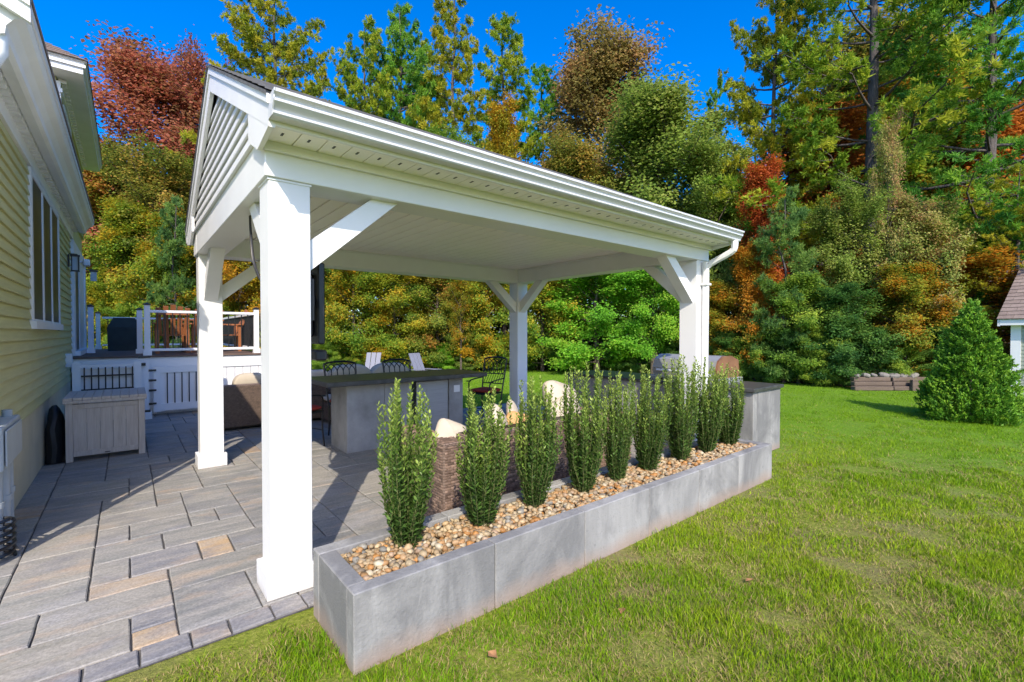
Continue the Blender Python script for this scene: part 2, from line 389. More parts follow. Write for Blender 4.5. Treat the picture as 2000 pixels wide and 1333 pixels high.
# ================================================================== patio
patio = sheet('patio', [(PX0, PY0-.16), (PX1, PY0-.16), (PX1, 7.95), (4.2, 7.95), (4.2, 11.0), (PX0, 11.0)], -0.002, MT['sand'])
UX, UY = 0.1887, 0.1725
PAVC = [(.212, .210, .19), (.192, .192, .18), (.236, .226, .20), (.18, .182, .173), (.253, .238, .20), (.208, .206, .185)]
TAN = (.40, .28, .16); DRK = (.14, .142, .155)
pm_cache = {}
def chamfer_slab(w, d, z0, z1, b):
    rr = random.Random(int(w*1000)*7+int(d*1000))
    mb = MB(); j = lambda s: rr.uniform(-s, s)
    x0, x1, y0, y1 = -w/2, w/2, -d/2, d/2
    nx = max(2, int(w/.09)); ny = max(2, int(d/.09))          # hand-dressed edge: a slightly uneven outline
    ring = [(x0+(x1-x0)*i/nx, y0) for i in range(nx)]+[(x1, y0+(y1-y0)*i/ny) for i in range(ny)]+[(x1-(x1-x0)*i/nx, y1) for i in range(nx)]+[(x0, y1-(y1-y0)*i/ny) for i in range(ny)]
    ring = [(x+j(.0022), y+j(.0022)) for x, y in ring]; n = len(ring)
    inner = [(x*(1-b*2/w)+j(.0015), y*(1-b*2/d)+j(.0015)) for x, y in ring]
    V = [(x, y, z0) for x, y in ring]+[(x, y, z1-b*.8) for x, y in ring]+[(x, y, z1) for x, y in inner]
    F = [(k, (k+1) % n, n+(k+1) % n, n+k) for k in range(n)]+[(n+k, n+(k+1) % n, 2*n+(k+1) % n, 2*n+k) for k in range(n)]+[tuple(range(2*n, 3*n))]
    return mb.add(V, F)
def paver(x0, x1, y0, y1, col=None, name='paver', gap=.0045):
    w = round(x1-x0-2*gap, 3); d = round(y1-y0-2*gap, 3); key = (w, d)
    if key not in pm_cache:
        me = chamfer_slab(w, d, -.05, 0.0, .006).mesh('paver'); me.materials.append(MT['paver']); pm_cache[key] = me
    o = bpy.data.objects.new(name, pm_cache[key]); COL.objects.link(o); o.parent = patio
    o.location = ((x0+x1)/2, (y0+y1)/2, .012+rnd.uniform(-.0015, .0015)); o.rotation_euler = (rnd.uniform(-.002, .002), rnd.uniform(-.002, .002), 0)
    c = col or rnd.choice(PAVC); k = rnd.uniform(.92, 1.08); o.color = (c[0]*k, c[1]*k, c[2]*k, 1)
    if col is None and rnd.random() < .06: o.color = (TAN[0]*.85, TAN[1]*.85, TAN[2]*.9, 1)
NXU, NYU = 39, 48
occ = np.zeros((60, 60), bool); IX0 = -3
def put(i, j, w, h, col=None):
    occ[i-IX0:i-IX0+w, j:j+h] = True
    paver(i*UX, (i+w)*UX, PY0+j*UY, PY0+(j+h)*UY, col)
near = [(-3, 0, 3, 2, PAVC[4]), (0, 1, 1, 1, DRK), (0, 0, 1, 1, TAN), (1, 0, 2, 3, PAVC[3]), (-2, 2, 3, 2, PAVC[2]), (-3, 2, 1, 2, PAVC[0]), (-3, 4, 2, 2, PAVC[0]),
        (-1, 4, 2, 1, (.36, .275, .19)), (1, 3, 3, 2, PAVC[5]), (-1, 5, 1, 2, PAVC[2]), (0, 5, 2, 2, (.19, .188, .193)), (2, 5, 1, 2, TAN), (3, 5, 2, 2, PAVC[1]),
        (-3, 6, 2, 3, PAVC[4]), (-1, 7, 2, 2, PAVC[0]), (1, 7, 3, 2, PAVC[5]), (3, 0, 1, 3, PAVC[1]), (-1, 9, 1, 2, PAVC[2]), (0, 9, 2, 2, PAVC[0]), (-1, 11, 3, 2, PAVC[2]), (2, 11, 2, 4, PAVC[1]), (2, 9, 1, 2, PAVC[5]), (3, 9, 1, 2, PAVC[3])]
for a in near: put(*a)
SZ = [(3, 2), (2, 2), (2, 3), (3, 2), (2, 4), (4, 2), (1, 2), (2, 1), (1, 1)]
for j in range(NYU-1):
    for i in range(IX0, NXU-4):
        if occ[i-IX0, j]: continue
        xr = i*UX; yr = PY0+j*UY
        lim_y = 11.0 if xr < 4.15 else 7.95
        opts = SZ[:6]; rnd.shuffle(opts)
        for w, h in opts+SZ[6:]:
            if not occ[i-IX0:i-IX0+w, j:j+h].any() and (i+w)*UX <= PX1+.02 and PY0+(j+h)*UY <= lim_y+.05 and i-IX0+w <= 60 and j+h <= 60:
                put(i, j, w, h); break
y = PY0                                               # soldier course along the house and along the lawn
while y < 7.5:
    h = rnd.choice([.345, .5175, .345]); paver(PX0, -3*UX, y, y+h, None, 'border_paver'); y += h
x = PX0
while x < 0.78:
    w = rnd.choice([.18, .2, .165]); paver(x, x+w, PY0-.15, PY0, (.15, .15, .163), 'border_paver'); x += w
# ================================================================== house
HX = -0.77; HY0 = 4.49; HY1 = 14.8; EZ = 3.36
house = thing('house', 'olive yellow clapboard house with white trim and deep eaves at the left edge', 'house', (HX, HY0, 0))
mb = MB(); mb.box(-7, HX-.03, HY0+.03, HY1, 0, EZ); mb.build('wall', MT['siding'], house)
mb = MB(); mb.box(HX-.03, HX+.012, HY0, 11.3, 0, .73); mb.box(HX-3, HX-.03, HY0, HY0+.03, 0, .73); mb.build('foundation', MT['foundation'], house)
WY0, WY1, WZ0, WZ1 = 6.80, 9.35, 1.62, 3.22
def clap(y0, y1, z, par, mat, x=HX, e=.105):
    mb = MB(); mb.prism([(x-.03, z-.014), (x+.022, z-.014), (x+.022, z), (x+.001, z+e-.003), (x-.03, z+e-.003)], 'y', y0, y1); return mb.build('siding_board', mat, par)
z = .735
while z < 3.30:
    if z+.105 > WZ0-.02 and z < WZ1+.02:
        clap(HY0+.12, WY0, z, house, MT['siding']); clap(WY1, 11.35, z, house, MT['siding'])
    else: clap(HY0+.12, 11.35, z, house, MT['siding'])
    z += .105
mb = MB(); mb.box(HX-.02, HX+.025, HY0-.02, HY0+.13, .73, EZ-.05); mb.box(HX-.13, HX-.02, HY0-.02, HY0+.02, .73, EZ-.05); mb.build('corner_board', MT['trimgrey'], house)
# triple window
w = MB(); t_ = .07
w.box(HX-.02, HX+.034, WY0, WY0+t_, WZ0, WZ1); w.box(HX-.02, HX+.034, WY1-t_, WY1, WZ0, WZ1); w.box(HX-.02, HX+.034, WY0+t_, WY1-t_, WZ1-t_, WZ1)
w.box(HX-.02, HX+.06, WY0-.02, WY1+.02, WZ0-.05, WZ0+.03)
win = w.build('window', MT['white'], house)
pw = (WY1-WY0-2*t_)/3
for k in range(3):
    a = WY0+t_+k*pw
    if k: mb = MB(); mb.box(HX-.02, HX+.032, a-.04, a+.04, WZ0+.03, WZ1-t_); mb.build('mullion', MT['white'], win)
    mb = MB(); mb.box(HX-.02, HX+.024, a+.04, a+pw-.04, WZ0+.03, WZ1-t_); mb.build('pane', MT['glass_dark'], win)
    mb = MB()
    for q in (a+.041, a+pw-.066): mb.box(HX-.01, HX+.028, q, q+.025, WZ0+.03, WZ1-t_)
    mb.box(HX-.01, HX+.028, a+.067, a+pw-.067, WZ0+.03, WZ0+.055); mb.build('sash', MT['trimgrey'], win)
# eave: frieze, dentils, soffit, crown gutter
mb = MB(); mb.box(HX-.01, HX+.03, HY0-.06, 11.75, 3.24, 3.42); mb.build('frieze_board', MT['trimgrey'], house)
y = HY0
dm = None
while y < 11.6:
    if dm is None:
        dm = MB().box(0, .06, 0, .075, 0, .055).mesh('dentil'); dm.materials.append(MT['trimgrey'])
    o = bpy.data.objects.new('dentil', dm); COL.objects.link(o); o.parent = house; o.location = (HX+.03-HX, y-HY0, 3.365); y += .15
mb = MB(); mb.prism([(HX, 3.42), (HX+.16, 3.42), (HX+.16, 3.45), (HX, 3.45)], 'y', HY0-.2, 11.85); mb.build('soffit', MT['trimgrey'], house)
prof = [(HX+.10, 3.40), (HX+.17, 3.385), (HX+.20, 3.40), (HX+.205, 3.45), (HX+.24, 3.50), (HX+.285, 3.53), (HX+.30, 3.56), (HX+.30, 3.66), (HX+.10, 3.66)]
mb = MB(); mb.prism(prof, 'y', HY0-.2, 11.85); mb.build('crown_gutter', MT['trimgrey'], house, smooth=False)
mb = MB(); mb.prism([(HX+.301, 3.585), (HX+.312, 3.59), (HX+.312, 3.655), (HX+.301, 3.66)], 'y', HY0-.2, 11.85); mb.build('gutter_lip', MT['white2'], house)
mb = MB(); mb.tube([(HX+.17, HY0-.14, 3.40), (HX+.17, HY0-.14, 3.30), (HX+.12, HY0-.125, 3.2), (HX+.05, HY0-.115, 3.1), (HX+.05, HY0-.115, .1)], .040, 10); mb.build('downspout', MT['trimgrey'], house, smooth=True)
mb = MB(); mb.prism([(HX+.32, 3.66), (HX+.32, 3.69), (HX-3.2, 5.5), (HX-6.2, 3.69), (HX-6.2, 3.6), (HX-3.2, 5.42)], 'y', HY0-.22, 11.9); mb.build('roof', MT['shingle'], house)
for k in range(2):                                    # rake boards of the near gable, two steps
    dz = .0 if k else -.0
    a = .17 if k == 0 else .075
    mb = MB(); mb.prism([(HX+.32, 3.655), (HX-3.2, 5.465), (HX-3.2, 5.465-a-.03), (HX+.32, 3.655-a)], 'y', HY0-.26-.02*k, HY0-.222-.02*k); mb.build('rake_board', MT['white'], house)
mb = MB(); mb.prism([(HX-.03, 3.30), (HX-6, 3.30), (HX-3.2, 5.35)], 'y', HY0+.02, HY0+.06); mb.build('gable_wall', MT['siding'], house)
# upper storey with its own eave
UY0 = 9.9
mb = MB(); mb.box(-6, HX-.02, UY0, HY1, 3.3, 5.42); mb.build('upper_wall', MT['siding'], house)
z = 3.72
while z < 5.3:
    clap(UY0+.14, 10.35, z, house, MT['siding']); clap(11.6, HY1, z, house, MT['siding']); z += .105
mb = MB(); mb.box(HX-.01, HX+.03, UY0-.03, UY0+.14, 3.6, 5.35); mb.box(HX-.16, HX-.01, UY0-.03, UY0, 3.6, 5.35); mb.box(HX-.18, HX+.05, UY0-.05, UY0+.16, 5.18, 5.24); mb.build('corner_board', MT['white'], house)
w = MB(); w.box(HX-.02, HX+.035, 10.35, 11.6, 3.75, 3.83); w.box(HX-.02, HX+.035, 10.35, 10.43, 3.83, 5.1); w.box(HX-.02, HX+.035, 11.52, 11.6, 3.83, 5.1); w.box(HX-.02, HX+.035, 10.93, 11.02, 3.83, 5.1); w.box(HX-.02, HX+.035, 10.35, 11.6, 5.1, 5.18)
win = w.build('window', MT['white'], house)
for a, b in ((10.43, 10.93), (11.02, 11.52)):
    mb = MB(); mb.box(HX-.02, HX+.004, a, b, 3.83, 5.1); mb.build('pane', MT['glass_dark'], win)
mb = MB(); mb.box(-6, HX+.30, UY0-.33, HY1+.3, 5.42, 5.46); mb.build('soffit', MT['trimgrey'], house)
y = UY0+.05
while y < HY1-.1:
    o = bpy.data.objects.new('dentil', dm); COL.objects.link(o); o.parent = house; o.location = (.03, y-HY0, 5.355); y += .17
mb = MB(); mb.box(HX, HX+.03, UY0+.05, HY1, 5.3, 5.42); mb.build('frieze_board', MT['trimgrey'], house)
mb = MB()
for dz, dd in ((0, .30), (.045, .33), (.1, .315), (.125, .345)): mb.box(-6, HX+dd, UY0-.03-dd, HY1+dd, 5.462+dz, 5.462+dz+(.044 if dz < .1 else .024))
mb.build('gutter', MT['white'], house)
def shingle_roof(par, corners, rows, cols, mat, thick=.012, stag=.5):
    # corners: eave-left, eave-right, top-right, top-left ; a shingle tab is a piece of its own
    A, B, Cc, D = [Vector(c) for c in corners]
    nrm = (B-A).cross(D-A).normalized()
    if nrm.z < 0: nrm = -nrm
    for r in range(rows):
        t0 = r/rows; t1 = (r+1.15)/rows
        c0 = -(stag if r % 2 else 0)
        while c0 < cols:
            u0 = max(0, c0)/cols; u1 = min(cols, c0+1-.02)/cols
            if u1 > u0:
                P = lambda u, t: (A.lerp(B, u)).lerp(D.lerp(Cc, u), min(t, 1))
                lo = nrm*(thick*1.6); hi = nrm*.003
                a, b, c, d = P(u0, t0)+lo, P(u1, t0)+lo, P(u1, t1)+hi, P(u0, t1)+hi
                m2 = MB().add([a, b, c, d, a-nrm*thick, b-nrm*thick, c-nrm*thick, d-nrm*thick], [(0, 1, 2, 3), (4, 5, 1, 0), (5, 6, 2, 1), (7, 4, 0, 3)])
                m2.build('shingle', mat, par)
            c0 += 1
top = MB(); top.add([(HX+.36, UY0-.4, 5.60), (-7, UY0-.4, 5.60), (-4.2, UY0+1.6, 6.75), (HX-.95, UY0+1.6, 6.75), (HX+.36, HY1+.3, 5.60), (HX-.95, HY1-1, 6.75), (-4.2, HY1-1, 6.75)], [(0, 1, 2, 3), (0, 3, 5, 4), (3, 2, 6, 5)])
rf = top.build('upper_roof', MT['shingle'], house)
shingle_roof(rf, [(HX+.36, UY0-.4, 5.60), (-2.6, UY0-.4, 5.60), (-2.6, UY0+1.6, 6.75), (HX-.95, UY0+1.6, 6.75)], 12, 8, MT['shingle'])
# door at the deck
mb = MB(); mb.box(HX-.02, HX+.05, 11.45, 11.75, 1.12, 3.20); mb.box(HX-.02, HX+.05, 14.2, 14.6, 1.12, 3.20); mb.box(HX-.02, HX+.05, 11.75, 14.2, 3.0, 3.20)
dr = mb.build('door', MT['white'], house)
mb = MB(); mb.box(HX-.02, HX+.02, 11.75, 12.9, 1.2, 3.0); mb.build('pane', MT['glass_dark'], dr)
mb = MB(); mb.box(HX-.02, HX+.035, 12.9, 14.2, 1.2, 3.0); mb.build('door_panel', MT['white'], dr)
mb = MB(); mb.box(HX-.02, HX+.12, 11.5, 14.3, 1.12, 1.2); mb.build('sill', MT['white'], dr)
# things on the wall
lan = thing('wall_lantern', 'black framed glass wall lantern beside the deck door', 'lantern', (HX+.02, 10.75, 2.62))
mb = MB(); mb.box(HX+.02, HX+.04, 10.70, 10.80, 2.64, 2.84); mb.box(HX+.03, HX+.12, 10.735, 10.765, 2.845, 2.862); mb.build('bracket', MT['black'], lan)
mb = MB()
for sx in (.06, .145):
    for sy in (-.05, .035): mb.box(HX+sx, HX+sx+.015, 10.75+sy, 10.765+sy, 2.58, 2.82)
mb.box(HX+.05, HX+.17, 10.69, 10.81, 2.82, 2.84); mb.box(HX+.055, HX+.165, 10.695, 10.805, 2.565, 2.58); mb.box(HX+.08, HX+.14, 10.72, 10.78, 2.84, 2.86); mb.build('frame', MT['black'], lan)
mb = MB(); mb.box(HX+.076, HX+.144, 10.716, 10.784, 2.585, 2.815); mb.build('pane', MT['lamp_glass'], lan)
fl = thing('security_camera', 'small white security camera box on the wall beyond the lantern', 'camera', (HX+.05, 12.0, 2.8))
mb = MB(); mb.box(HX+.14, HX+.24, 11.96, 12.08, 2.80, 2.93, .015); mb.build('housing', MT['white'], fl); mb = MB(); mb.tube([(HX+.03, 12.02, 2.88), (HX+.15, 12.02, 2.87)], .025, 8); mb.build('arm', MT['white'], fl)
l2 = thing('hanging_lantern', 'second small lantern hanging past the deck door', 'lantern', (HX+.05, 14.9, 2.75))
mb = MB(); mb.box(HX+.10, HX+.25, 14.78, 14.93, 2.98, 3.02); mb.box(HX+.0, HX+.18, 14.84, 14.87, 3.02, 3.04); mb.build('frame', MT['black'], l2); mb = MB(); mb.box(HX+.12, HX+.23, 14.80, 14.91, 2.76, 2.978); mb.build('pane', MT['lamp_glass'], l2)
ut = thing('utility_meter', 'blue grey utility box with vertical conduits at the house foundation', 'utility box', (HX+.02, 4.8, 0))
mb = MB(); mb.box(HX+.01, HX+.13, 4.50, 5.18, .60, .90, .01); mb.box(HX+.135, HX+.145, 4.54, 5.12, .63, .87, .004); mb.build('housing', MT['utility'], ut)
for yy, rr_, zt in ((4.86, .045, .62), (5.10, .03, .95), (4.66, .035, .62)):
    mb = MB(); mb.tube([(HX+.07, yy, .0), (HX+.07, yy, zt)], rr_, 10); mb.tube([(HX+.07, yy, .33), (HX+.07, yy, .37)], rr_+.008, 10); mb.build('conduit', MT['utility'], ut, smooth=True)
mb = MB(); mb.box(HX+.01, HX+.05, 5.30, 5.42, .70, .86, .006); mb.build('junction_box', MT['trimgrey'], ut)
mb = MB(); mb.tube([(HX+.04, 5.36, .7), (HX+.04, 5.36, .01)], .014, 8); mb.build('conduit', MT['trimgrey'], ut, smooth=True)
hose = MB()
hose.tube([(HX+.10+.07*math.cos(a*.5), 4.57+.1*math.sin(a*.5), .02+a*.0036) for a in range(75)], .011, 6)
solo('garden_hose', hose, MT['darkplastic'], 'coiled black hose at the foot of the utility box', 'hose', smooth=True)
ob = thing('outlet_box', 'small white outlet cover low on the siding near the storage chest', 'outlet', (HX, 10.3, 1.1))
mb = MB(); mb.box(HX+.0, HX+.09, 10.2, 10.36, .98, 1.2, .01); mb.build('cover', MT['white2'], ob)
# ================================================================== deck and gate
DY = 10.95; DZ = 1.115
deck = thing('deck', 'raised deck with white skirting and black baluster railing behind the storage chest', 'deck', (-.7, DY, 0))
mb = MB(); mb.box(-.72, 2.2, DY+.05, 16.5, .0, DZ-.04); mb.build('frame', MT['white2'], deck)
y = DY-.03
while y < 16.4:
    mb = MB(); mb.box(-.74, 2.24, y, y+.134, DZ-.035, DZ, .003); mb.build('deck_board', MT['deckboard'], deck); y += .14
mb = MB(); mb.box(-.74, 2.22, DY-.0, DY+.045, DZ-.26, DZ-.037); mb.build('fascia', MT['white'], deck)
x = -.72
while x < 2.15:
    mb = MB(); mb.box(x, x+.135, DY+.02, DY+.05, 0.01, DZ-.262, .003); mb.build('skirt_board', MT['white'], deck); x += .1425
def railpost(x, y, z0, z1, par, s=.09):
    mb = MB(); mb.box(x-s/2, x+s/2, y-s/2, y+s/2, z0, z1); p = mb.build('rail_post', MT['white'], par)
    mb = MB(); mb.box(x-s/2-.015, x+s/2+.015, y-s/2-.015, y+s/2+.015, z1, z1+.02); mb.add([(x-s/2-.01, y-s/2-.01, z1+.02), (x+s/2+.01, y-s/2-.01, z1+.02), (x+s/2+.01, y+s/2+.01, z1+.02), (x-s/2-.01, y+s/2+.01, z1+.02), (x, y, z1+.05)], [(0, 1, 4), (1, 2, 4), (2, 3, 4), (3, 0, 4)]); mb.build('post_cap', MT['black'], p)
    mb = MB(); mb.box(x-s/2-.02, x+s/2+.02, y-s/2-.02, y+s/2+.02, z0, z0+.09); mb.build('post_skirt', MT['white'], p)
def railing(par, p, q, z0, h, step=.115, posts=False):
    P = Vector((p[0], p[1], 0)); Q = Vector((q[0], q[1], 0)); L = (Q-P).length
    for zz, hh in ((z0+.1, .05), (z0+h, .05)):
        mb = MB(); mb.bar(P+Vector((0, 0, zz)), Q+Vector((0, 0, zz)), .055, hh, b=.006); mb.build('rail', MT['white'], par)
    n = int(L/step)
    for k in range(1, n):
        c = P.lerp(Q, k/n); mb = MB(); mb.box(c.x-.009, c.x+.009, c.y-.009, c.y+.009, z0+.12, z0+h-.02); mb.build('baluster', MT['black'], par)
for x, y, zt in ((.29, DY+.06, 2.05), (2.10, DY+.06, 2.03), (-.58, 13.1, 2.08), (2.10, 16.2, 2.05), (-.58, 16.3, 2.05), (.2, DY+1.2, 2.0)): railpost(x, y, DZ, zt, deck)
railing(deck, (.33, DY+.06), (2.06, DY+.06), DZ, .82); railing(deck, (2.10, DY+.1), (2.10, 16.1), DZ, .82); railing(deck, (-.5, 16.3), (2.05, 16.3), DZ, .82)
gate = thing('garden_gate', 'white board gate with black balusters and hinges in front of the deck', 'gate', (.3, 10.3, 0))
gy_ = 10.62
mb = MB(); mb.box(.17, .30, gy_-.06, gy_+.07, .16, 1.09); gp = mb.build('gate_post', MT['white'], gate)
mb = MB(); mb.box(.15, .32, gy_-.08, gy_+.09, 1.09, 1.115); mb.build('post_cap', MT['black'], gp)
mb = MB(); mb.box(.02, .33, gy_-.22, gy_+.1, 0.0, .13, .008); mb.build('post_footing', MT['white2'], gate); mb = MB(); mb.box(.04, .31, gy_-.16, gy_+.09, .13, .16); mb.build('footing_plate', MT['black'], gate)
for zz, h_ in ((.18, .13), (.86, .11)):
    mb = MB(); mb.box(.36, 1.35, gy_-.02, gy_+.03, zz-h_/2, zz+h_/2); mb.build('gate_rail', MT['white'], gate)
for xx in (.36, 1.25):
    mb = MB(); mb.box(xx, xx+.10, gy_-.025, gy_+.035, .10, .93); mb.build('gate_stile', MT['white'], gate)
for k in range(7):
    a = .49+k*.11; mb = MB(); mb.box(a-.04, a+.06, gy_-.0, gy_+.02, .245, .804); mb.build('gate_board', MT['white'], gate); mb = MB(); mb.box(a+.063, a+.079, gy_-.03, gy_-.012, .245, .804); mb.build('baluster', MT['black'], gate)
for zz in (.26, .5, .68, .86):
    mb = MB(); mb.box(.29, .345, gy_-.075, gy_-.055, zz-.02, zz+.02); mb.box(.345, .4, gy_-.05, gy_-.026, zz-.016, zz+.016); mb.build('hinge', MT['black'], gate)
mb = MB(); mb.box(.12, .25, gy_-.11, gy_-.065, .95, 1.0); mb.build('latch', MT['black'], gate)
fence = thing('low_fence', 'low white rail fence with black balusters behind the storage chest', 'fence', (-.3, 10.0, 0))
fy = 10.05
for xx in (-.62, .13):
    mb = MB(); mb.box(xx-.05, xx+.05, fy-.05, fy+.05, 0, 1.06); mb.build('fence_post', MT['white'], fence)
for zz in (1.0, .84, .62):
    mb = MB(); mb.box(-.57, .08, fy-.03, fy+.03, zz-.022, zz+.022) if zz == 1.0 else mb.box(-.57, .08, fy-.012, fy+.012, zz-.012, zz+.012); mb.build('fence_rail', MT['white'] if zz == 1.0 else MT['black'], fence)
for k in range(8):
    a = -.53+k*.085; mb = MB(); mb.box(a-.009, a+.009, fy-.022, fy-.013, .62, .977); mb.build('baluster', MT['black'], fence)
# white infill seen through the fence
mb = MB(); mb.box(-.57, .08, fy+.035, fy+.06, .1, .95); mb.build('infill_panel', MT['white'], fence)
# orange brown wooden set on the deck
def wood_chair(x, y, rz, label):
    t = thing('wooden_chair', label, 'chair', (x, y, DZ), rz, 'wooden chairs on the deck')
    WOFF[t.name] = (0, 0, 0); m = MT['brownwood']
    for k in range(5): mb = MB(); mb.bar((-.22+k*.11, .24, .38), (-.24+k*.12, .44, .98-.03*abs(k-2)), .085, .022, (0, 1, 0)); mb.build('back_slat', m, t)
    for k in range(4): mb = MB(); mb.box(-.26, .26, -.22+k*.12, -.12+k*.12, .36, .385); mb.build('seat_slat', m, t)
    for sx in (-1, 1):
        for sy in (-.2, .26): mb = MB(); mb.box(sx*.25-.03, sx*.25+.03, sy-.03, sy+.03, 0, .6 if sy < 0 else .62); mb.build('leg', m, t)
        mb = MB(); mb.box(sx*.27-.05, sx*.27+.05, -.27, .33, .6, .625); mb.build('armrest', m, t)
    mb = MB(); mb.box(-.27, .27, .40, .43, .78, .85); mb.build('back_rail', m, t)
wood_chair(.72, 12.0, PI, 'orange brown slatted wooden chair nearest the deck gate post'); wood_chair(1.25, 12.3, PI+.3, 'orange brown slatted wooden chair seen beside the left pavilion post'); wood_chair(1.75, 12.6, -PI/2, 'orange brown slatted wooden chair at the right end of the deck')
tb = thing('wooden_table', 'orange brown wooden table between the chairs on the deck', 'table', (1.15, 13.0, DZ)); m = MT['brownwood']
for k in range(6): mb = MB(); mb.box(.6, 1.75, 12.7+k*.11, 12.8+k*.11, DZ+.7, DZ+.73); mb.build('table_slat', m, tb)
for sx in (.68, 1.67):
    for sy in (12.78, 13.24): mb = MB(); mb.box(sx-.035, sx+.035, sy-.035, sy+.035, DZ, DZ+.7); mb.build('leg', m, tb)
cv = MB(); cv.add([(-.35, 14.4, DZ), (.25, 14.4, DZ), (.25, 15.0, DZ), (-.35, 15.0, DZ), (-.36, 14.4, DZ+.55), (.26, 14.4, DZ+.55), (.26, 15, DZ+.55), (-.36, 15, DZ+.55), (-.25, 14.45, DZ+.78), (.15, 14.45, DZ+.78), (.15, 14.95, DZ+.72), (-.25, 14.95, DZ+.72)], [(0, 1, 5, 4), (1, 2, 6, 5), (2, 3, 7, 6), (3, 0, 4, 7), (4, 5, 9, 8), (5, 6, 10, 9), (6, 7, 11, 10), (7, 4, 8, 11), (8, 9, 10, 11)])
solo('covered_grill', cv, plain('dark_green_cover', (.015, .026, .022), .7, .3, 6, .3, 30), 'dark green fabric cover draped over something on the deck', 'cover')
# ================================================================== shed
sx_, sy_ = px(1978, 11.2); RZ = math.radians(-7)
shed = thing('garden_shed', 'grey green shed with brown shingle roof and white trim at the right edge', 'shed', (sx_, sy_, 0), RZ); WOFF[shed.name] = (0, 0, 0)
mb = MB(); mb.box(0.03, 3.0, -4, -.03, 0, 1.80); mb.build('wall', MT['shedsiding'], shed)
z = .08
while z < 1.70:
    mb = MB(); mb.prism([(.02, z-.008), (-.012, z-.008), (-.012, z), (.0, z+.088), (.02, z+.088)], 'y', -3.9, -.14); mb.build('siding_board', MT['shedsiding'], shed); z += .088
z = .08
while z < 1.70:
    mb = MB(); mb.prism([(-.02, z-.008), (.012, z-.008), (.012, z), (.0, z+.088), (-.02, z+.088)], 'x', .14, 2.9); mb.build('siding_board', MT['shedsiding'], shed); z += .088
mb = MB(); mb.box(-.03, .14, -.14, .03, 0, 1.74); mb.build('corner_board', MT['white'], shed)
mb = MB(); mb.box(-.2, -.16, -4.2, .22, 1.72, 1.86); mb.box(-.16, .0, -4.2, .2, 1.72, 1.74); mb.build('fascia', MT['white'], shed)
mb = MB(); mb.prism([(-.2, 1.84), (2.2, 3.45), (2.2, 3.33), (-.2, 1.70)], 'y', .18, .225); mb.build('rake_board', MT['white'], shed)
mb = MB(); mb.prism([(-.22, 1.86), (2.2, 3.48), (4.4, 1.86)], 'y', -4.2, .2); rf = mb.build('roof', MT['shingle'], shed)
shingle_roof(rf, [(-.24, .23, 1.862), (-.24, -1.7, 1.862), (2.2, -1.7, 3.482), (2.2, .23, 3.482)], 17, 7, MT['shingle'])
# ================================================================== pavilion
PW = .225
XN, XF, YN, YF = .62, 5.25, 2.90, 6.21               # near corners of the four posts
XE, YE = XF+PW, YF+PW
BZ0, BZ1 = 2.40, 2.645
pav = thing('pavilion', 'white gabled backyard pavilion on four square posts over the patio', 'pavilion', (.6, 2.88, 0))
W = MT['white']
for x in (XN, XF):
    for y in (YN, YF):
        mb = MB(); mb.box(x, x+PW, y, y+PW, .01, BZ0, .004); p = mb.build('post', W, pav)
        mb = MB(); mb.box(x-.028, x+PW+.028, y-.028, y+PW+.028, .012, .155, .004); mb.build('post_base', W, p)
        mb = MB(); mb.box(x-.006, x+PW+.006, y-.006, y+PW+.006, BZ0-.014, BZ0-.002); mb.build('capital', W, p)
bx0, bx1, by0, by1 = XN-.02, XE+.02, YN-.02, YE+.02
BW = PW+.04
for y0 in (by0, by1-BW):
    mb = MB(); mb.box(bx0, bx1, y0, y0+BW, BZ0, BZ1+.02, .004); mb.build('beam', W, pav)
for x0 in (bx0, bx1-BW):
    mb = MB(); mb.box(x0+.0015, x0+BW-.0015, by0+BW, by1-BW, BZ0+.001, BZ1+.02, .004); mb.build('beam', W, pav)
# knee braces
def brace(p, d):
    p = Vector(p); d = Vector(d); q = p+d*.56+Vector((0, 0, .50)); ext = (q-p).normalized()*.10
    w, h = .13, .135
    # end cuts flush with post and beam
    a = .095
    P = [p+Vector((0, 0, -.03)), p+Vector((0, 0, .15)), p+d*.40+Vector((0, 0, .48)), p+d*.58+Vector((0, 0, .48))]
    s = d.cross(Vector((0, 0, 1)))*(w/2)
    mb = MB(); mb.add([v+s for v in P]+[v-s for v in P], [(0, 1, 2, 3), (7, 6, 5, 4), (0, 4, 5, 1), (1, 5, 6, 2), (2, 6, 7, 3), (3, 7, 4, 0)]); mb.build('knee_brace', W, pav)
c = PW/2; bz = BZ0-.481
for x, sx in ((XN, 1), (XF, -1)):
    for y, sy in ((YN, 1), (YF, -1)):
        brace((x+(PW if sx > 0 else 0), y+c, bz), (sx, 0, 0)); brace((x+c, y+(PW if sy > 0 else 0), bz), (0, sy, 0))
# ceiling boards
mb = MB(); mb.box(bx0+.1, bx1-.1, by0+.1, by1-.1, BZ1+.012, BZ1+.018); ceil = mb.build('ceiling', MT['beige_vinyl'], pav)
x = bx0+BW+.002; n = 30; st = (bx1-BW-.002-x)/n
for k in range(n):
    mb = MB(); mb.box(x+k*st+.0055, x+(k+1)*st-.0055, by0+BW+.002, by1-BW-.002, BZ1-.022, BZ1+.010, .003); mb.build('ceiling_board', MT['beige_vinyl'], ceil)
mb = MB()
for y0 in (by0+BW+.002, by1-BW-.03): mb.box(bx0+BW+.03, bx1-BW-.03, y0, y0+.028, BZ1-.046, BZ1-.0235, .004)
for x0 in (bx0+BW+.002, bx1-BW-.03): mb.box(x0, x0+.028, by0+BW+.002, by1-BW-.002, BZ1-.047, BZ1-.0235, .004)
mb.build('ceiling_trim', MT['white2'], ceil)
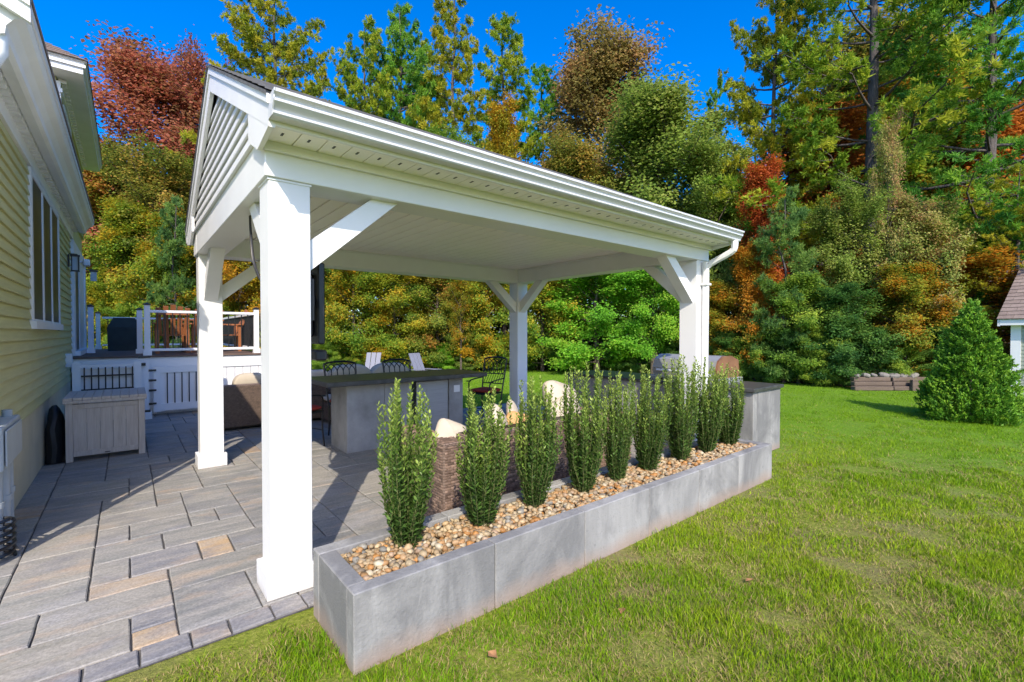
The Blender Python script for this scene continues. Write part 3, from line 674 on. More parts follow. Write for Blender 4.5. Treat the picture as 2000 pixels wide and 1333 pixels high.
# roof
RX0, RX1 = .56, 5.535; EY0 = 2.60; EY1 = 2*((by0+by1)/2)-EY0; YC = (EY0+EY1)/2; RZE = 2.735; RZA = 3.775
mb = MB(); mb.prism([(EY0-.01, RZE), (YC, RZA), (EY1+.01, RZE), (EY1+.01, RZE-.02), (YC, RZA-.022), (EY0-.01, RZE-.02)], 'x', RX0-.02, RX1+.02); roof = mb.build('roof', MT['roofmembrane'], pav)
sl = (RZA-RZE)/(YC-EY0)
for k in range(14):                                   # shingle courses
    t0, t1 = k/14, (k+1.2)/14
    for sgn in (1, -1):
        ya, yb = (EY0-.025+(YC-EY0+.02)*t0, EY0-.025+(YC-EY0+.02)*min(t1, 1)); 
        if sgn < 0: ya, yb = 2*YC-ya, 2*YC-yb
        za, zb = RZE+.018+(RZA-RZE)*t0, RZE+.006+(RZA-RZE)*min(t1, 1)
        mb = MB(); mb.add([(RX0-.022, ya, za-.010), (RX1+.022, ya, za-.010), (RX1+.022, yb, zb-.004), (RX0-.022, yb, zb-.004), (RX0-.022, ya, za-.017), (RX1+.022, ya, za-.017)], [(0, 1, 2, 3), (4, 5, 1, 0)]); mb.build('shingle_course', MT['roofmembrane'], roof)
# rake boards (two per gable) with a drip moulding
for gx0, gx1 in ((RX0, RX0+.03), (RX1-.03, RX1)):
    for s in (1, -1):
        def Y(y): return y if s > 0 else 2*YC-y
        hh = .175
        mb = MB(); mb.prism([(Y(EY0), RZE-.022), (Y(YC), RZA-.024), (Y(YC), RZA-.024-hh*1.12), (Y(EY0), RZE-.022-hh*.86)], 'x', gx0, gx1); rb = mb.build('rake_board', W, pav)
        e0, e1 = (gx0-.012, gx0-.0005) if gx0 < 1 else (gx1+.0005, gx1+.012)
        mb = MB(); mb.prism([(Y(EY0-.02), RZE-.018), (Y(YC), RZA-.02), (Y(YC), RZA-.075), (Y(EY0-.02), RZE-.065)], 'x', e0, e1); mb.build('drip_moulding', W, rb)
# closed gable: lapped horizontal slats behind the rake boards
for gx in (bx0, bx1):
    sg = 1 if gx < 1 else -1
    mb = MB(); mb.prism([(EY0+.25, BZ1+.02), (YC, RZA-.05), (EY1-.25, BZ1+.02)], 'x', min(gx+sg*.033, gx+sg*.05), max(gx+sg*.033, gx+sg*.05)); gp = mb.build('gable_panel', MT['white2'], pav)
    z = BZ1+.03; e = .092
    while z < RZA-.30:
        yh = EY0+(z+.10-RZE+.022+.02)/sl+.02
        y0, y1 = max(yh, by0+.03), 2*YC-max(yh, by0+.03)
        if y1-y0 > .1:
            mb = MB(); mb.prism([(gx-sg*.008, z), (gx-sg*.008, z+.016), (gx+sg*.010, z+e-.004), (gx+sg*.030, z+e-.004), (gx+sg*.030, z+.004)], 'y', y0, y1); mb.build('slat', MT['white2'], gp)
        z += e
    # frieze trim dividing beam and gable
    mb = MB(); mb.box(min(gx, gx-sg*.022), max(gx, gx-sg*.022), EY0+.05, EY1-.05, BZ1+.002, BZ1+.028); mb.build('frieze', W, gp)
# eave boxes: soffit, fascia, gutter
SZ_ = 2.585
for s in (1, -1):
    def Y(y): return y if s > 0 else 2*YC-y
    def B(mb, x0, x1, ya, yb, z0, z1, b=0): return mb.box(x0, x1, min(Y(ya), Y(yb)), max(Y(ya), Y(yb)), z0, z1, b)
    mb = MB(); B(mb, RX0+.03, RX1-.03, EY0, EY0+.02, SZ_-.01, RZE-.02); fa = mb.build('fascia', W, pav)
    k = 0; x = RX0+.035; ns = 36; stp = (RX1-.035-x)/ns
    for k in range(ns):
        mb = MB(); B(mb, x+k*stp+.003, x+(k+1)*stp-.003, EY0+.022, by0-.002, SZ_, SZ_+.012); mb.build('soffit_board', MT['beige_vinyl'], fa)
        if k % 1 == 0:
            mb = MB(); B(mb, x+k*stp+.05, x+k*stp+.062, EY0+.10, EY0+.14, SZ_-.002, SZ_+.0); mb.build('vent_slot', MT['black'], fa)
    mb = MB(); B(mb, RX0+.03, RX1-.03, by0-.03, by0-.002, SZ_-.05, SZ_-.001); mb.build('frieze', W, fa)
    prof = [(0, 0), (-.075, 0), (-.084, .008), (-.084, .020), (-.072, .026), (-.080, .034), (-.112, .058), (-.112, .070), (-.098, .078), (-.104, .086), (-.127, .096), (-.127, .112), (-.116, .112), (-.116, .100), (-.10, .09), (-.1, .065), (-.07, .02), (-.008, .012), (-.008, .112), (0, .112)]
    mb = MB(); mb.prism([(Y(EY0+a), RZE-.14+b) for a, b in prof], 'x', RX0+.002, RX1-.002); gu = mb.build('gutter', MT['gutter'], pav)
    cap = [(0, 0), (-.075, 0), (-.085, .026), (-.112, .064), (-.112, .084), (-.127, .098), (-.127, .112), (0, .112)]
    for x0 in (RX0-.002, RX1-.004): mb = MB(); mb.prism([(Y(EY0+a), RZE-.14+b) for a, b in cap], 'x', x0, x0+.006); mb.build('end_cap', MT['gutter'], gu)
    # boxed return that closes the eave end
    for x0 in (RX0, RX1-.028):
        mb = MB(); mb.prism([(Y(EY0+.001), RZE-.025), (Y(EY0+.001), SZ_-.012), (Y(by0+.0), SZ_-.055), (Y(by0+.24), SZ_+.06), (Y(by0+.24), RZE+.16)], 'x', x0+.0015, x0+.0265); mb.build('eave_return', W, fa)
    xd = RX1-.10
    dp = [(xd, Y(EY0-.06), RZE-.14), (xd, Y(EY0-.06), 2.53), (xd, Y(EY0-.02), 2.47), (xd-.04, Y(YN-.10), 2.36), (xd-.06, Y(YN-.05), 2.30), (xd-.06, Y(YN-.045), 2.2), (xd-.06, Y(YN-.045), .15), (xd-.06, Y(YN-.12), .07)]
    mb = MB()
    if s > 0:
        for a, b in zip(dp[:-1], dp[1:]):
            pass
        mb.tube(catmull(dp, 3), .040, 8); ds = mb.build('downspout', MT['white2'], pav)
        for zz in (2.1, 1.0): mb = MB(); mb.box(xd-.11, xd-.01, YN-.09, YN-.001, zz, zz+.025); mb.build('strap', MT['white2'], ds)
# television on the near post
tv = thing('television', 'black flat television mounted behind the near white post', 'television', (1.0, 3.5, 1.4))
TX = .965
mb = MB(); mb.box(TX, TX+.045, 3.16, 4.10, 1.45, 1.985, .008); mb.build('screen_frame', MT['darkplastic'], tv); mb = MB(); mb.box(TX+.0455, TX+.048, 3.18, 4.08, 1.47, 1.965); mb.build('screen', MT['glass_dark'], tv)
mb = MB(); mb.box(TX-.035, TX-.0005, 3.24, 4.02, 1.50, 1.92, .012); mb.build('back_shell', MT['tvback'], tv)
mb = MB(); mb.box(XN+PW+.001, XN+PW+.03, YN+.04, YN+.18, 1.6, 1.85); mb.bar((XN+PW+.03, YN+.12, 1.72), (TX-.035, 3.6, 1.72), .05, .06); mb.build('wall_mount', MT['black'], tv)
sb = MB(); sb.box(TX-.01, TX+.07, 3.19, 4.07, 1.34, 1.41, .012)
sbo = thing('sound_bar', 'slim dark sound bar under the television', 'speaker', (TX, 3.6, 1.34)); sb.build('bar', MT['tvback'], sbo); mb = MB(); mb.box(TX+.0, TX+.02, 3.5, 3.56, 1.412, 1.449); mb.box(TX+.0, TX+.02, 3.76, 3.82, 1.412, 1.449); mb.build('bracket', MT['black'], sbo)
cb = MB()
for k, o_ in enumerate((0, .02)):
    cb.tube(catmull([(.74, 4.05+o_, 2.62), (.72, 3.95+o_, 2.42), (.70, 3.80+o_*1.6, 2.22), (.70, 3.70+o_*2, 2.02), (.74, 3.60+o_, 1.86), (.86, 3.58, 1.78), (.935, 3.6, 1.75)], 5), .006, 6)
solo('television_cable', cb, MT['black'], 'pair of thin black cables hanging from the ceiling behind the near post', 'cable', smooth=True)
# ================================================================== planter
pl = thing('planter', 'long low grey concrete planter along the front of the pavilion', 'planter', (.765, 2.03, 0))
AX0, AX1, AY0, AY1, AZ = .765, 5.23, 2.035, 2.625, .358
CM = MT['concrete']
jx = [AX0, 1.56, 2.30, 3.02, 3.75, 4.48, AX1]
for a, b in zip(jx[:-1], jx[1:]):
    mb = MB(); mb.box(a+(.002 if a > AX0 else 0), b-(.002 if b < AX1 else 0), AY0, AY0+.085, -.03, AZ+rnd.uniform(-.0015, .0015), .005); mb.build('front_block', CM, pl)
    mb = MB(); mb.box(a+(.002 if a > AX0 else .001), b-(.002 if b < AX1 else .001), AY1-.095, AY1, -.03, AZ+rnd.uniform(-.0015, .0015), .005); mb.build('rear_block', CM, pl)
for x0 in (AX0+.001, AX1-.092):
    mb = MB(); mb.box(x0, x0+.091, AY0+.0865, AY1-.0965, -.03, AZ-.001, .005); mb.build('end_block', CM, pl)
mb = MB(); mb.box(AX0+.09, AX1-.09, AY0+.08, AY1-.09, 0, .295); mb.build('soil', MT['soil'], pl)
# ================================================================== river stones in the planter
def pebbles():
    r = np.random.default_rng(5)
    import bmesh
    bm = bmesh.new(); bmesh.ops.create_icosphere(bm, subdivisions=1, radius=1); bv = np.array([v.co[:] for v in bm.verts]); bf = np.array([[v.index for v in f.verts] for f in bm.faces]); bm.free()
    pts = []
    for lay, (z, dens) in enumerate(((.316, 1250), (.336, 950))):
        n = int(dens*(AX1-AX0-.2)*.42)
        P = np.stack([r.uniform(AX0+.11, AX1-.11, n), r.uniform(AY0+.10, AY1-.11, n), np.full(n, z)+r.uniform(-.008, .008, n)], 1); pts.append(P)
    P = np.concatenate(pts); n = len(P)
    s = r.uniform(.014, .027, n)*(1+.25*(r.random(n) < .1)); S = np.stack([s*r.uniform(.8, 1.3, n), s*r.uniform(.7, 1.1, n), s*r.uniform(.5, .8, n)], 1)
    V = bv[None]*(1+r.uniform(-.24, .20, (n, len(bv), 1))); V = V*S[:, None]
    a = r.uniform(0, 2*PI, n); tl = r.uniform(-.6, .6, n)
    ca, sa, ct, st2 = np.cos(a), np.sin(a), np.cos(tl), np.sin(tl)
    y1 = V[..., 1]*ct[:, None]-V[..., 2]*st2[:, None]; z1 = V[..., 1]*st2[:, None]+V[..., 2]*ct[:, None]; x1 = V[..., 0]
    V = np.stack([x1*ca[:, None]-y1*sa[:, None], x1*sa[:, None]+y1*ca[:, None], z1], -1)+P[:, None]
    V[..., 0] = np.clip(V[..., 0], AX0+.094, AX1-.094); V[..., 1] = np.clip(V[..., 1], AY0+.087, AY1-.097)
    F = (bf[None]+(np.arange(n)*len(bv))[:, None, None]).reshape(-1, 3)
    pal = np.array([(.48, .30, .16), (.52, .36, .21), (.54, .40, .25), (.46, .25, .11), (.56, .43, .28), (.36, .27, .19), (.50, .23, .07), (.32, .29, .26), (.46, .31, .21), (.60, .50, .37)])
    w = np.array([.16, .17, .15, .1, .1, .1, .07, .05, .06, .04]); c = pal[r.choice(len(pal), n, p=w/w.sum())]*r.uniform(.7, 1.1, (n, 1))*np.array([.93, .95, .86])
    me = fast_mesh('river_gravel', V.reshape(-1, 3), F); face_col(me, 'pc', np.repeat(c, len(bf), 0))
    o = link_mesh('gravel', me, MT['pebble']); tag(o, 'tan and cream river stones filling the planter', 'gravel', kind='stuff')
pebbles()
# ================================================================== outdoor kitchen island
IS = thing('kitchen_island', 'grey block outdoor kitchen island with dark stone counter past the planter', 'island', (5.86, 2.5, 0))
ix0, ix1, iy0, iy1, iz = 5.87, 6.68, 2.50, 5.60, .805
for k, (a, b) in enumerate(((iy0, 3.3), (3.3, 4.1), (4.1, 4.9), (4.9, iy1))):
    mb = MB(); mb.box(ix0, ix0+.10, a+.002+(.0 if k else 0), b-.002, 0, iz, .005); mb.build('side_block', MT['concrete'], IS)
mb = MB(); mb.box(ix0+.102, ix1, iy0+.002, iy0+.1, 0, iz, .005); mb.build('end_block', MT['concrete'], IS)
mb = MB(); mb.box(ix0+.102, ix1-.002, iy0+.102, iy1-.002, 0, iz-.01); mb.build('core', MT['block'], IS)
mb = MB(); mb.box(ix0-.04, ix1+.035, iy0-.03, 2.98, iz+.001, iz+.045, .006); mb.box(ix0-.04, ix1+.035, 4.05, iy1+.04, iz+.001, iz+.045, .006); mb.box(ix0-.04, ix0+.12, 2.985, 4.045, iz+.001, iz+.045, .006); mb.build('counter', MT['stonetop'], IS)
GR = thing('gas_grill', 'stainless steel grill with sloping lid built into the kitchen island', 'grill', (6.3, 3.5, iz))
mb = MB(); mb.box(ix0+.125, ix1, 2.99, 4.04, iz-.0, iz+.11, .01); mb.build('body', MT['steel'], GR)
lidp = [(ix0+.16, iz+.112), (ix0+.14, iz+.22), (ix0+.20, iz+.345), (ix0+.32, iz+.405), (ix0+.55, iz+.405), (ix1-.05, iz+.34), (ix1-.03, iz+.112)]
mb = MB(); mb.prism(lidp, 'y', 3.06, 3.98); ld = mb.build('lid', MT['steel'], GR)
for a, b in ((3.03, 3.058), (3.982, 4.01)):
    mb = MB(); mb.prism([(x_, z_+(.004 if z_ > iz+.2 else 0)) for x_, z_ in lidp], 'y', a, b); mb.build('lid_end', MT['brown_metal'] if a < 3.5 else MT['steel'], GR)  # lid end towards the planter is brown metallic, the other steel
mb = MB(); mb.tube([(ix0+.08, 3.14, iz+.19), (ix0+.08, 3.90, iz+.19)], .016, 10); mb.tube([(ix0+.08, 3.2, iz+.19), (ix0+.15, 3.2, iz+.2)], .01, 6); mb.tube([(ix0+.08, 3.84, iz+.19), (ix0+.15, 3.84, iz+.2)], .01, 6); mb.build('handle', MT['chrome'], ld, smooth=True)
for k in range(4): mb = MB(); mb.tube([(ix0+.10, 3.15+k*.23, iz+.06), (ix0+.126, 3.15+k*.23, iz+.06)], .024, 10); mb.build('knob', MT['black'], GR, smooth=True)
# ================================================================== bar table with fridge
BT = thing('bar_table', 'concrete block bar table with long dark stone top under the pavilion', 'bar table', (2.1, 5.8, 0))
mb = MB(); mb.box(1.79, 4.12, 5.56, 6.52, .885, .945, .008); mb.build('table_top', MT['stonetop'], BT)
for x0, x1 in ((2.12, 2.62), (2.625, 3.02), (3.62, 3.86)):
    mb = MB(); mb.box(x0, x1, 5.83, 6.42, 0, .884, .006); mb.build('block', MT['block'], BT)
mb = MB(); mb.box(3.0, 3.66, 6.38, 6.42, 0, .883); mb.build('back_panel', MT['block'], BT)
mb = MB(); mb.box(3.70, 3.80, 5.822, 5.829, .66, .76); mb.build('outlet_plate', MT['white2'], BT)
mb = MB(); mb.box(3.03, 3.09, 5.86, 6.3, 0, .88); mb.build('gap_shade_fill', MT['black'], BT)  # solid black filler painting the shade of the gap beside the fridge
FR = thing('mini_fridge', 'small stainless steel fridge under the bar table', 'fridge', (3.3, 5.86, 0))
mb = MB(); mb.box(3.095, 3.61, 5.88, 6.37, .03, .86); mb.build('body', MT['darkplastic'], FR); mb = MB(); mb.box(3.1, 3.605, 5.835, 5.878, .09, .85, .008); mb.build('door', MT['steel'], FR)
mb = MB(); mb.tube([(3.15, 5.80, .30), (3.15, 5.80, .72)], .011, 8); mb.build('handle', MT['chrome'], FR, smooth=True)
# ================================================================== iron chairs
def iron_chair(x, y, rz, label):
    t = thing('iron_chair', label, 'chair', (x, y, .012), rz, 'black iron bar chairs around the bar table'); WOFF[t.name] = (0, 0, 0); m = MT['black']
    # faces -y in its own frame; seat .46 wide
    for sx in (-1, 1):
        mb = MB(); mb.tube(catmull([(sx*.21, .20, .0), (sx*.205, .17, .25), (sx*.215, .19, .50), (sx*.23, .25, .78), (sx*.24, .31, 1.05)], 4), .013, 6); mb.build('rear_leg', m, t, smooth=True)
        mb = MB(); mb.tube(catmull([(sx*.22, -.22, 0), (sx*.21, -.20, .25), (sx*.21, -.2, .48), (sx*.225, -.19, .66), (sx*.24, -.05, .70), (sx*.235, .24, .72)], 4), .012, 6); mb.build('front_leg', m, t, smooth=True)
        mb = MB(); mb.tube([(sx*.235+.045*(1-k/22)*math.cos(k*.55)*(1 if sx > 0 else 1), -.2+.045*(1-k/22)*math.sin(k*.55), .68) for k in range(20)], .008, 5); mb.build('arm_scroll', m, t, smooth=True)
    mb = MB(); mb.tube(catmull([(-.24, .31, 1.05), (-.12, .325, 1.075), (0, .33, 1.08), (.12, .325, 1.075), (.24, .31, 1.05)], 4), .016, 6); mb.tube([(-.23, .255, .79), (.23, .255, .79)], .010, 6); mb.tube([(-.225, .215, .62), (.225, .215, .62)], .010, 6); mb.build('back_frame', m, t, smooth=True)
    for k in range(5):
        xa = -.18+k*.09
        for sg in (-1, 1):
            mb = MB(); mb.tube(catmull([(xa-sg*.045, .31, 1.05), (xa+sg*.03, .295, .98), (xa+sg*.045, .28, .90), (xa+sg*.02, .262, .82), (xa, .255, .79)], 4), .0075, 5); mb.build('back_ornament', m, t, smooth=True)
    for k in range(8):
        xa = -.2+k*.05; mb = MB(); mb.tube([(xa, .217, .62), (xa+.05, .253, .79)], .005, 5); mb.build('lattice_bar', m, t, smooth=True)
    mb = MB(); mb.box(-.22, .22, -.22, .20, .46, .485, .006); mb.build('seat', m, t)
    mb = MB(); mb.pillow((0, -.01, .52), .225, .215, .042, e=.35, pinch=.3); mb.build('cushion', MT['red_cushion'], t, smooth=True)
    mb = MB(); mb.tube([(-.21, .17, .22), (.21, .17, .22)], .008, 6); mb.build('stretcher', m, t, smooth=True); mb = MB(); mb.tube([(-.21, -.2, .22), (.21, -.2, .22)], .008, 6); mb.build('stretcher', m, t, smooth=True)
iron_chair(2.50, 6.85, 0, 'black iron chair behind the left end of the bar table'); iron_chair(3.43, 6.85, 0, 'black iron chair behind the middle of the bar table')
iron_chair(4.85, 6.60, -1.25, 'black iron chair with red cushion off the right end of the bar table')
iron_chair(1.75, 6.55, PI/2+.3, 'black iron chair with scroll arm at the left end of the bar table')
# ================================================================== wicker seats
def bolster(mb, c, sx, sy, sz, seed=0, rot=(0, 0, 0), e=.35, pinch=.25): mb.pillow(c, sx, sy, sz, rot, e, 24, 14, pinch, seed)
def weave(par, rects, seed, name='weave'):
    # woven strands standing proud of the frame: rects = (origin, u, v, normal, length_u, length_v)
    r = np.random.default_rng(seed); V = []; F = []; cols = []; k = 0
    off = np.array(woff(par))
    for o, u, v, nn, lu, lv in rects:
        o = np.array(o, float)-off; u = np.array(u, float); v = np.array(v, float); nn = np.array(nn, float); row = 0; y = .004
        while y < lv-.019:
            x = -.027*(row % 2)
            while x < lu-.004:
                a, b = max(x, .002)+.0008, min(x+.052, lu-.002)
                if b-a > .006:
                    h = .0075*r.uniform(.8, 1.3); m1, m2 = a+(b-a)*.3, a+(b-a)*.7; P = lambda p, q, w: o+u*p+v*q+nn*w
                    q0, q1, qm = y, y+.0180, y+.0090
                    V += [P(a, q0, .0005), P(b, q0, .0005), P(b, q1, .0005), P(a, q1, .0005), P(m1, qm, h), P(m2, qm, h)]
                    F += [(k, k+1, k+5), (k, k+5, k+4), (k+2, k+3, k+4), (k+2, k+4, k+5), (k+3, k, k+4), (k+1, k+2, k+5)]; k += 6
                    c = np.array((.20, .135, .10))*r.uniform(.6, 1.7); cols += [c]*6
                x += .054
            y += .0205; row += 1
    me = fast_mesh(name, np.array(V), np.array(F)); face_col(me, 'pc', np.array(cols)); o = link_mesh(name, me, MT['strand'], par); o['kind'] = 'stuff'
MT['strand'] = m_attr('wicker_strand', 'pc', .45, .4, .25, 40, 0)
SO = thing('wicker_sofa', 'brown wicker sofa with its back to the planter', 'sofa', (1.8, 2.98, 0)); WK = MT['wicker']
sx0, sx1, sy0 = 1.80, 4.08, 2.98
mb = MB(); mb.box(sx0+.20, sx1-.20, sy0, sy0+.16, .06, .735, .02); bk = mb.build('backrest', WK, SO); weave(bk, [((sx0+.205, sy0-.001, .07), (1, 0, 0), (0, 0, 1), (0, -1, 0), sx1-sx0-.41, .655)], 1)
for a in (sx0, sx1-.195): mb = MB(); mb.box(a, a+.195, sy0-.004, sy0+.86, .05, .66 if a > 3 else .70, .010); ar = mb.build('arm', WK, SO); zt = .66 if a > 3 else .70; weave(ar, [((a+.008, sy0-.0045, .06), (1, 0, 0), (0, 0, 1), (0, -1, 0), .18, zt-.07), ((a-.0005, sy0+.008, .06), (0, 1, 0), (0, 0, 1), (-1, 0, 0), .84, zt-.07), ((a+.008, sy0+.008, zt+.0005), (1, 0, 0), (0, 1, 0), (0, 0, 1), .18, .84)], 2)
mb = MB(); mb.box(sx0+.2, sx1-.2, sy0+.162, sy0+.84, .06, .30, .015); mb.build('seat_base', WK, SO)
for x_ in (sx0+.06, sx1-.08):
    for y_ in (sy0+.05, sy0+.78): mb = MB(); mb.box(x_-.025, x_+.025, y_-.025, y_+.025, .012, .07); mb.build('foot', MT['black'], SO)
for k in range(3):
    w_ = (sx1-sx0-.42)/3; mb = MB(); bolster(mb, (sx0+.21+w_*(k+.5), sy0+.52, .385), w_/2, .33, .085, k, e=.25, pinch=.1); mb.build('seat_cushion', MT['cream'], SO, smooth=True)
def pillow_thing(c, sx, sy, sz, rot, mat, label):
    t = MB(); t.pillow((0, 0, 0), sx, sy, sz, rot, .42, 32, 14, .40, int(c[0]*10)); me = t.mesh('pillow', (0, 0, 0), True)
    o = link_mesh('throw_pillow', me, mat); o.location = c; tag(o, label, 'pillow', 'pillows on the wicker sofa'); return o
T = 1.25
pillow_thing((2.01, 3.22, .70), .13, .12, .075, (1.0, 0.4, -.35), MT['cream'], 'cream pillow slumped over the near arm of the wicker sofa')
pillow_thing((2.54, 3.28, .70), .17, .18, .09, (1.3, .45, .7), MT['cream'], 'cream pillow tilted against the sofa back, second from the near arm')
pillow_thing((2.84, 3.42, .72), .14, .15, .06, (1.3, -.3, .9), MT['cream'], 'small cream pillow leaning in the middle of the sofa')
pillow_thing((2.76, 3.26, .66), .13, .14, .06, (1.2, .3, -.3), MT['tan_cushion'], 'tan pillow low in the middle of the sofa')
pillow_thing((3.50, 3.42, .78), .29, .24, .13, (1.20, .25, .25), MT['cream'], 'large rounded cream back pillow standing highest on the sofa')
pillow_thing((3.33, 3.22, .72), .19, .17, .10, (1.15, -.25, .15), MT['cream'], 'cream pillow in front of the large rounded back pillow')
pot = thing('terracotta_pot', 'round orange terracotta bowl on the patio beyond the sofa', 'pot', (5.0, 4.05, 0))
mb = MB(); mb.lathe([(.16, .012), (.22, .08), (.30, .22), (.33, .36), (.335, .40), (.30, .40), (.29, .36), (.22, .22)], (5.0, 4.05, 0), 28); mb.build('bowl', MT['terracotta'], pot, smooth=True)
mb = MB(); mb.lathe([(.34, .385), (.36, .40), (.36, .425), (.33, .43)], (5.0, 4.05, 0), 28); mb.build('rim', MT['brown_metal'], pot, smooth=True)
LV = thing('wicker_loveseat', 'dark wicker loveseat between the left pavilion post and the deck', 'loveseat', (1.2, 8.3, 0)); WK = MT['wicker2']
mb = MB(); mb.box(1.10, 3.0, 8.30, 8.46, .06, .72, .02); mb.build('backrest', WK, LV)
for a in (1.10, 2.84): mb = MB(); mb.box(a, a+.16, 8.462, 9.15, .06, .60, .02); mb.build('arm', WK, LV)
mb = MB(); mb.box(1.262, 2.838, 8.462, 9.13, .06, .30); mb.build('seat_base', WK, LV)
for k in range(3): mb = MB(); bolster(mb, (1.55+k*.52, 8.62, .70), .25, .10, .18, k, (.12, 0, 0), .22); mb.build('back_cushion', MT['cream'], LV, smooth=True)
mb = MB(); bolster(mb, (2.05, 8.82, .38), .78, .30, .08, 9, e=.2, pinch=.05); mb.build('seat_cushion', MT['cream'], LV, smooth=True)
# lounge with cream cushions past the bar table
LO = thing('lounge_sofa', 'low sofa with cream cushions behind the iron chairs', 'sofa', (3.2, 8.2, 0))
lx0, lx1, ly = 2.55, 4.0, 7.75
mb = MB(); mb.box(lx0, lx1, ly, ly+.85, .06, .34, .02); mb.build('seat_base', WK, LO); mb = MB(); mb.box(lx0, lx1, ly-.15, ly-.001, .06, .70, .02); mb.build('backrest', WK, LO)
for k in range(2): mb = MB(); bolster(mb, (lx0+.37+k*.72, ly+.12, .80), .36, .13, .20, k+3, (.1, 0, 0)); mb.build('back_cushion', MT['cream'], LO, smooth=True)
mb = MB(); bolster(mb, (lx0+.72, ly+.5, .41), .7, .33, .08, 5, e=.2, pinch=.05); mb.build('seat_cushion', MT['cream'], LO, smooth=True)
# ================================================================== storage chest and bag
CH = thing('storage_chest', 'weathered grey teak storage chest standing by the house wall', 'chest', (-.2, 7.9, 0)); TK = MT['teak']
cx0, cx1, cy0, cy1 = -.565, .165, 7.47, 8.33
for xx in (cx0, cx1-.065):
    for yy in (cy0, cy1-.065): mb = MB(); mb.box(xx, xx+.065, yy, yy+.065, .012, .70, .004); mb.build('leg', TK, CH)
for k in range(5):
    w_ = (cx1-cx0-.13)/5; mb = MB(); mb.box(cx0+.065+k*w_+.001, cx0+.065+(k+1)*w_-.001, cy0+.018, cy0+.04, .10, .66, .002); mb.build('front_plank', TK, CH)
for zz in (.07, .63): mb = MB(); mb.box(cx0+.066, cx1-.066, cy0+.008, cy0+.05, zz, zz+.06, .003); mb.build('front_rail', TK, CH)
for k in range(6):
    w_ = (cy1-cy0-.13)/6
    for xx in (cx0+.01, cx1-.03): mb = MB(); mb.box(xx, xx+.02, cy0+.066+k*w_, cy0+.064+(k+1)*w_, .08, .68, .002); mb.build('side_plank', TK, CH)
n = 9; w_ = (cx1-cx0+.04)/n
for k in range(n): mb = MB(); mb.box(cx0-.02+k*w_+.002, cx0-.02+(k+1)*w_-.002, cy0-.02, cy1+.02, .735, .765, .003); mb.build('lid_slat', TK, CH)
mb = MB(); mb.box(cx0-.018, cx1+.018, cy0-.025, cy0-.001, .70, .734, .002); mb.box(cx0-.012, cx1+.012, cy0+.0, cy1, .702, .733); mb.build('lid_frame', TK, CH)
mb = MB(); mb.box(-.22, -.17, cy0+.001, cy0+.008, .085, .095); mb.build('plate', MT['black'], CH)
bag = MB()
prof = [(.0, .012), (.095, .012), (.10, .2), (.092, .42), (.075, .56), (.05, .64), (.02, .68)]
bag.lathe(prof, (0, 0, 0), 14)
bag.v = [(x*.92+.012*math.sin(z*17+y*30), y*2.1+.02*math.sin(z*13), z*.98) for x, y, z in bag.v]
o = link_mesh('garden_bag', bag.mesh('garden_bag', (0, 0, 0), True), plain('black_fabric', (.012, .013, .016), .55, .4, 8, .5, 14)); o.location = (-.665, 7.72, 0); tag(o, 'black soft bag squeezed between the storage chest and the house', 'bag')
# ================================================================== adirondack chairs on the lawn
def adirondack(x, y, rz, label):
    t = thing('adirondack_chair', label, 'chair', (x, y, 0), rz, 'pale garden chairs on the far lawn'); WOFF[t.name] = (0, 0, 0); m = MT['adirondack']; t.scale = (.80, .80, .84)
    for k in range(3): mb = MB(); mb.bar((-.18+k*.18, .15, .30), (-.19+k*.19, .55, 1.12), .165, .03, (0, 1, 0)); mb.build('back_slat', m, t)
    for k in range(5): mb = MB(); mb.box(-.27, .27, -.38+k*.11, -.28+k*.11, .36-k*.025, .385-k*.025); mb.build('seat_slat', m, t)
    for sx in (-1, 1):
        mb = MB(); mb.box(sx*.33-.07, sx*.33+.07, -.45, .30, .56, .585); mb.build('armrest', m, t)
        mb = MB(); mb.box(sx*.30-.02, sx*.30+.02, -.42, -.30, 0, .56); mb.build('front_leg', m, t)
        mb = MB(); mb.bar((sx*.28, -.35, .33), (sx*.28, .55, .03), .03, .12); mb.build('rear_leg', m, t)
    mb = MB(); mb.box(-.30, .30, .40, .44, .70, .78); mb.build('back_rail', m, t)
X, Y_ = px(722, 13.7); adirondack(X, Y_, YAW-PI/2+PI*.0, 'pale grey garden chair on the far lawn behind the cream cushions')
X, Y_ = px(830, 13.5); adirondack(X, Y_, YAW-PI/2+1.0, 'pale grey garden chair turned sideways on the far lawn')
# ================================================================== timber retaining stack by the hedge
ang = math.atan2(2.0-3.4, 15.2-14.2)
ts = thing('timber_stack', 'low stack of weathered timbers under the hedge at the lawn edge', 'timbers', (14.4, 3.0, 0)); WOFF[ts.name] = (0, 0, 0)
ts.rotation_euler = (0, 0, math.atan2(RT[1], RT[0])); X, Y_ = px(1745, 12.4); ts.location = (X, Y_, 0)
for r_ in range(3):
    for k in range(2):
        mb = MB(); mb.box(-1.0+k*1.05+r_*.06, .03+k*1.05+r_*.04, r_*.10, r_*.10+.17, r_*.115, r_*.115+.11, .012); mb.build('timber', MT['timber'], ts)
mb = MB(); mb.box(.45, .62, -.10, .0, 0, .30, .01); mb.build('stake', MT['timber'], ts)
rr = random.Random(4)
SN = ['leftmost grey field stone', 'second grey field stone from the left', 'third grey field stone from the left', 'middle grey field stone', 'third grey field stone from the right', 'second grey field stone from the right', 'rightmost grey field stone']
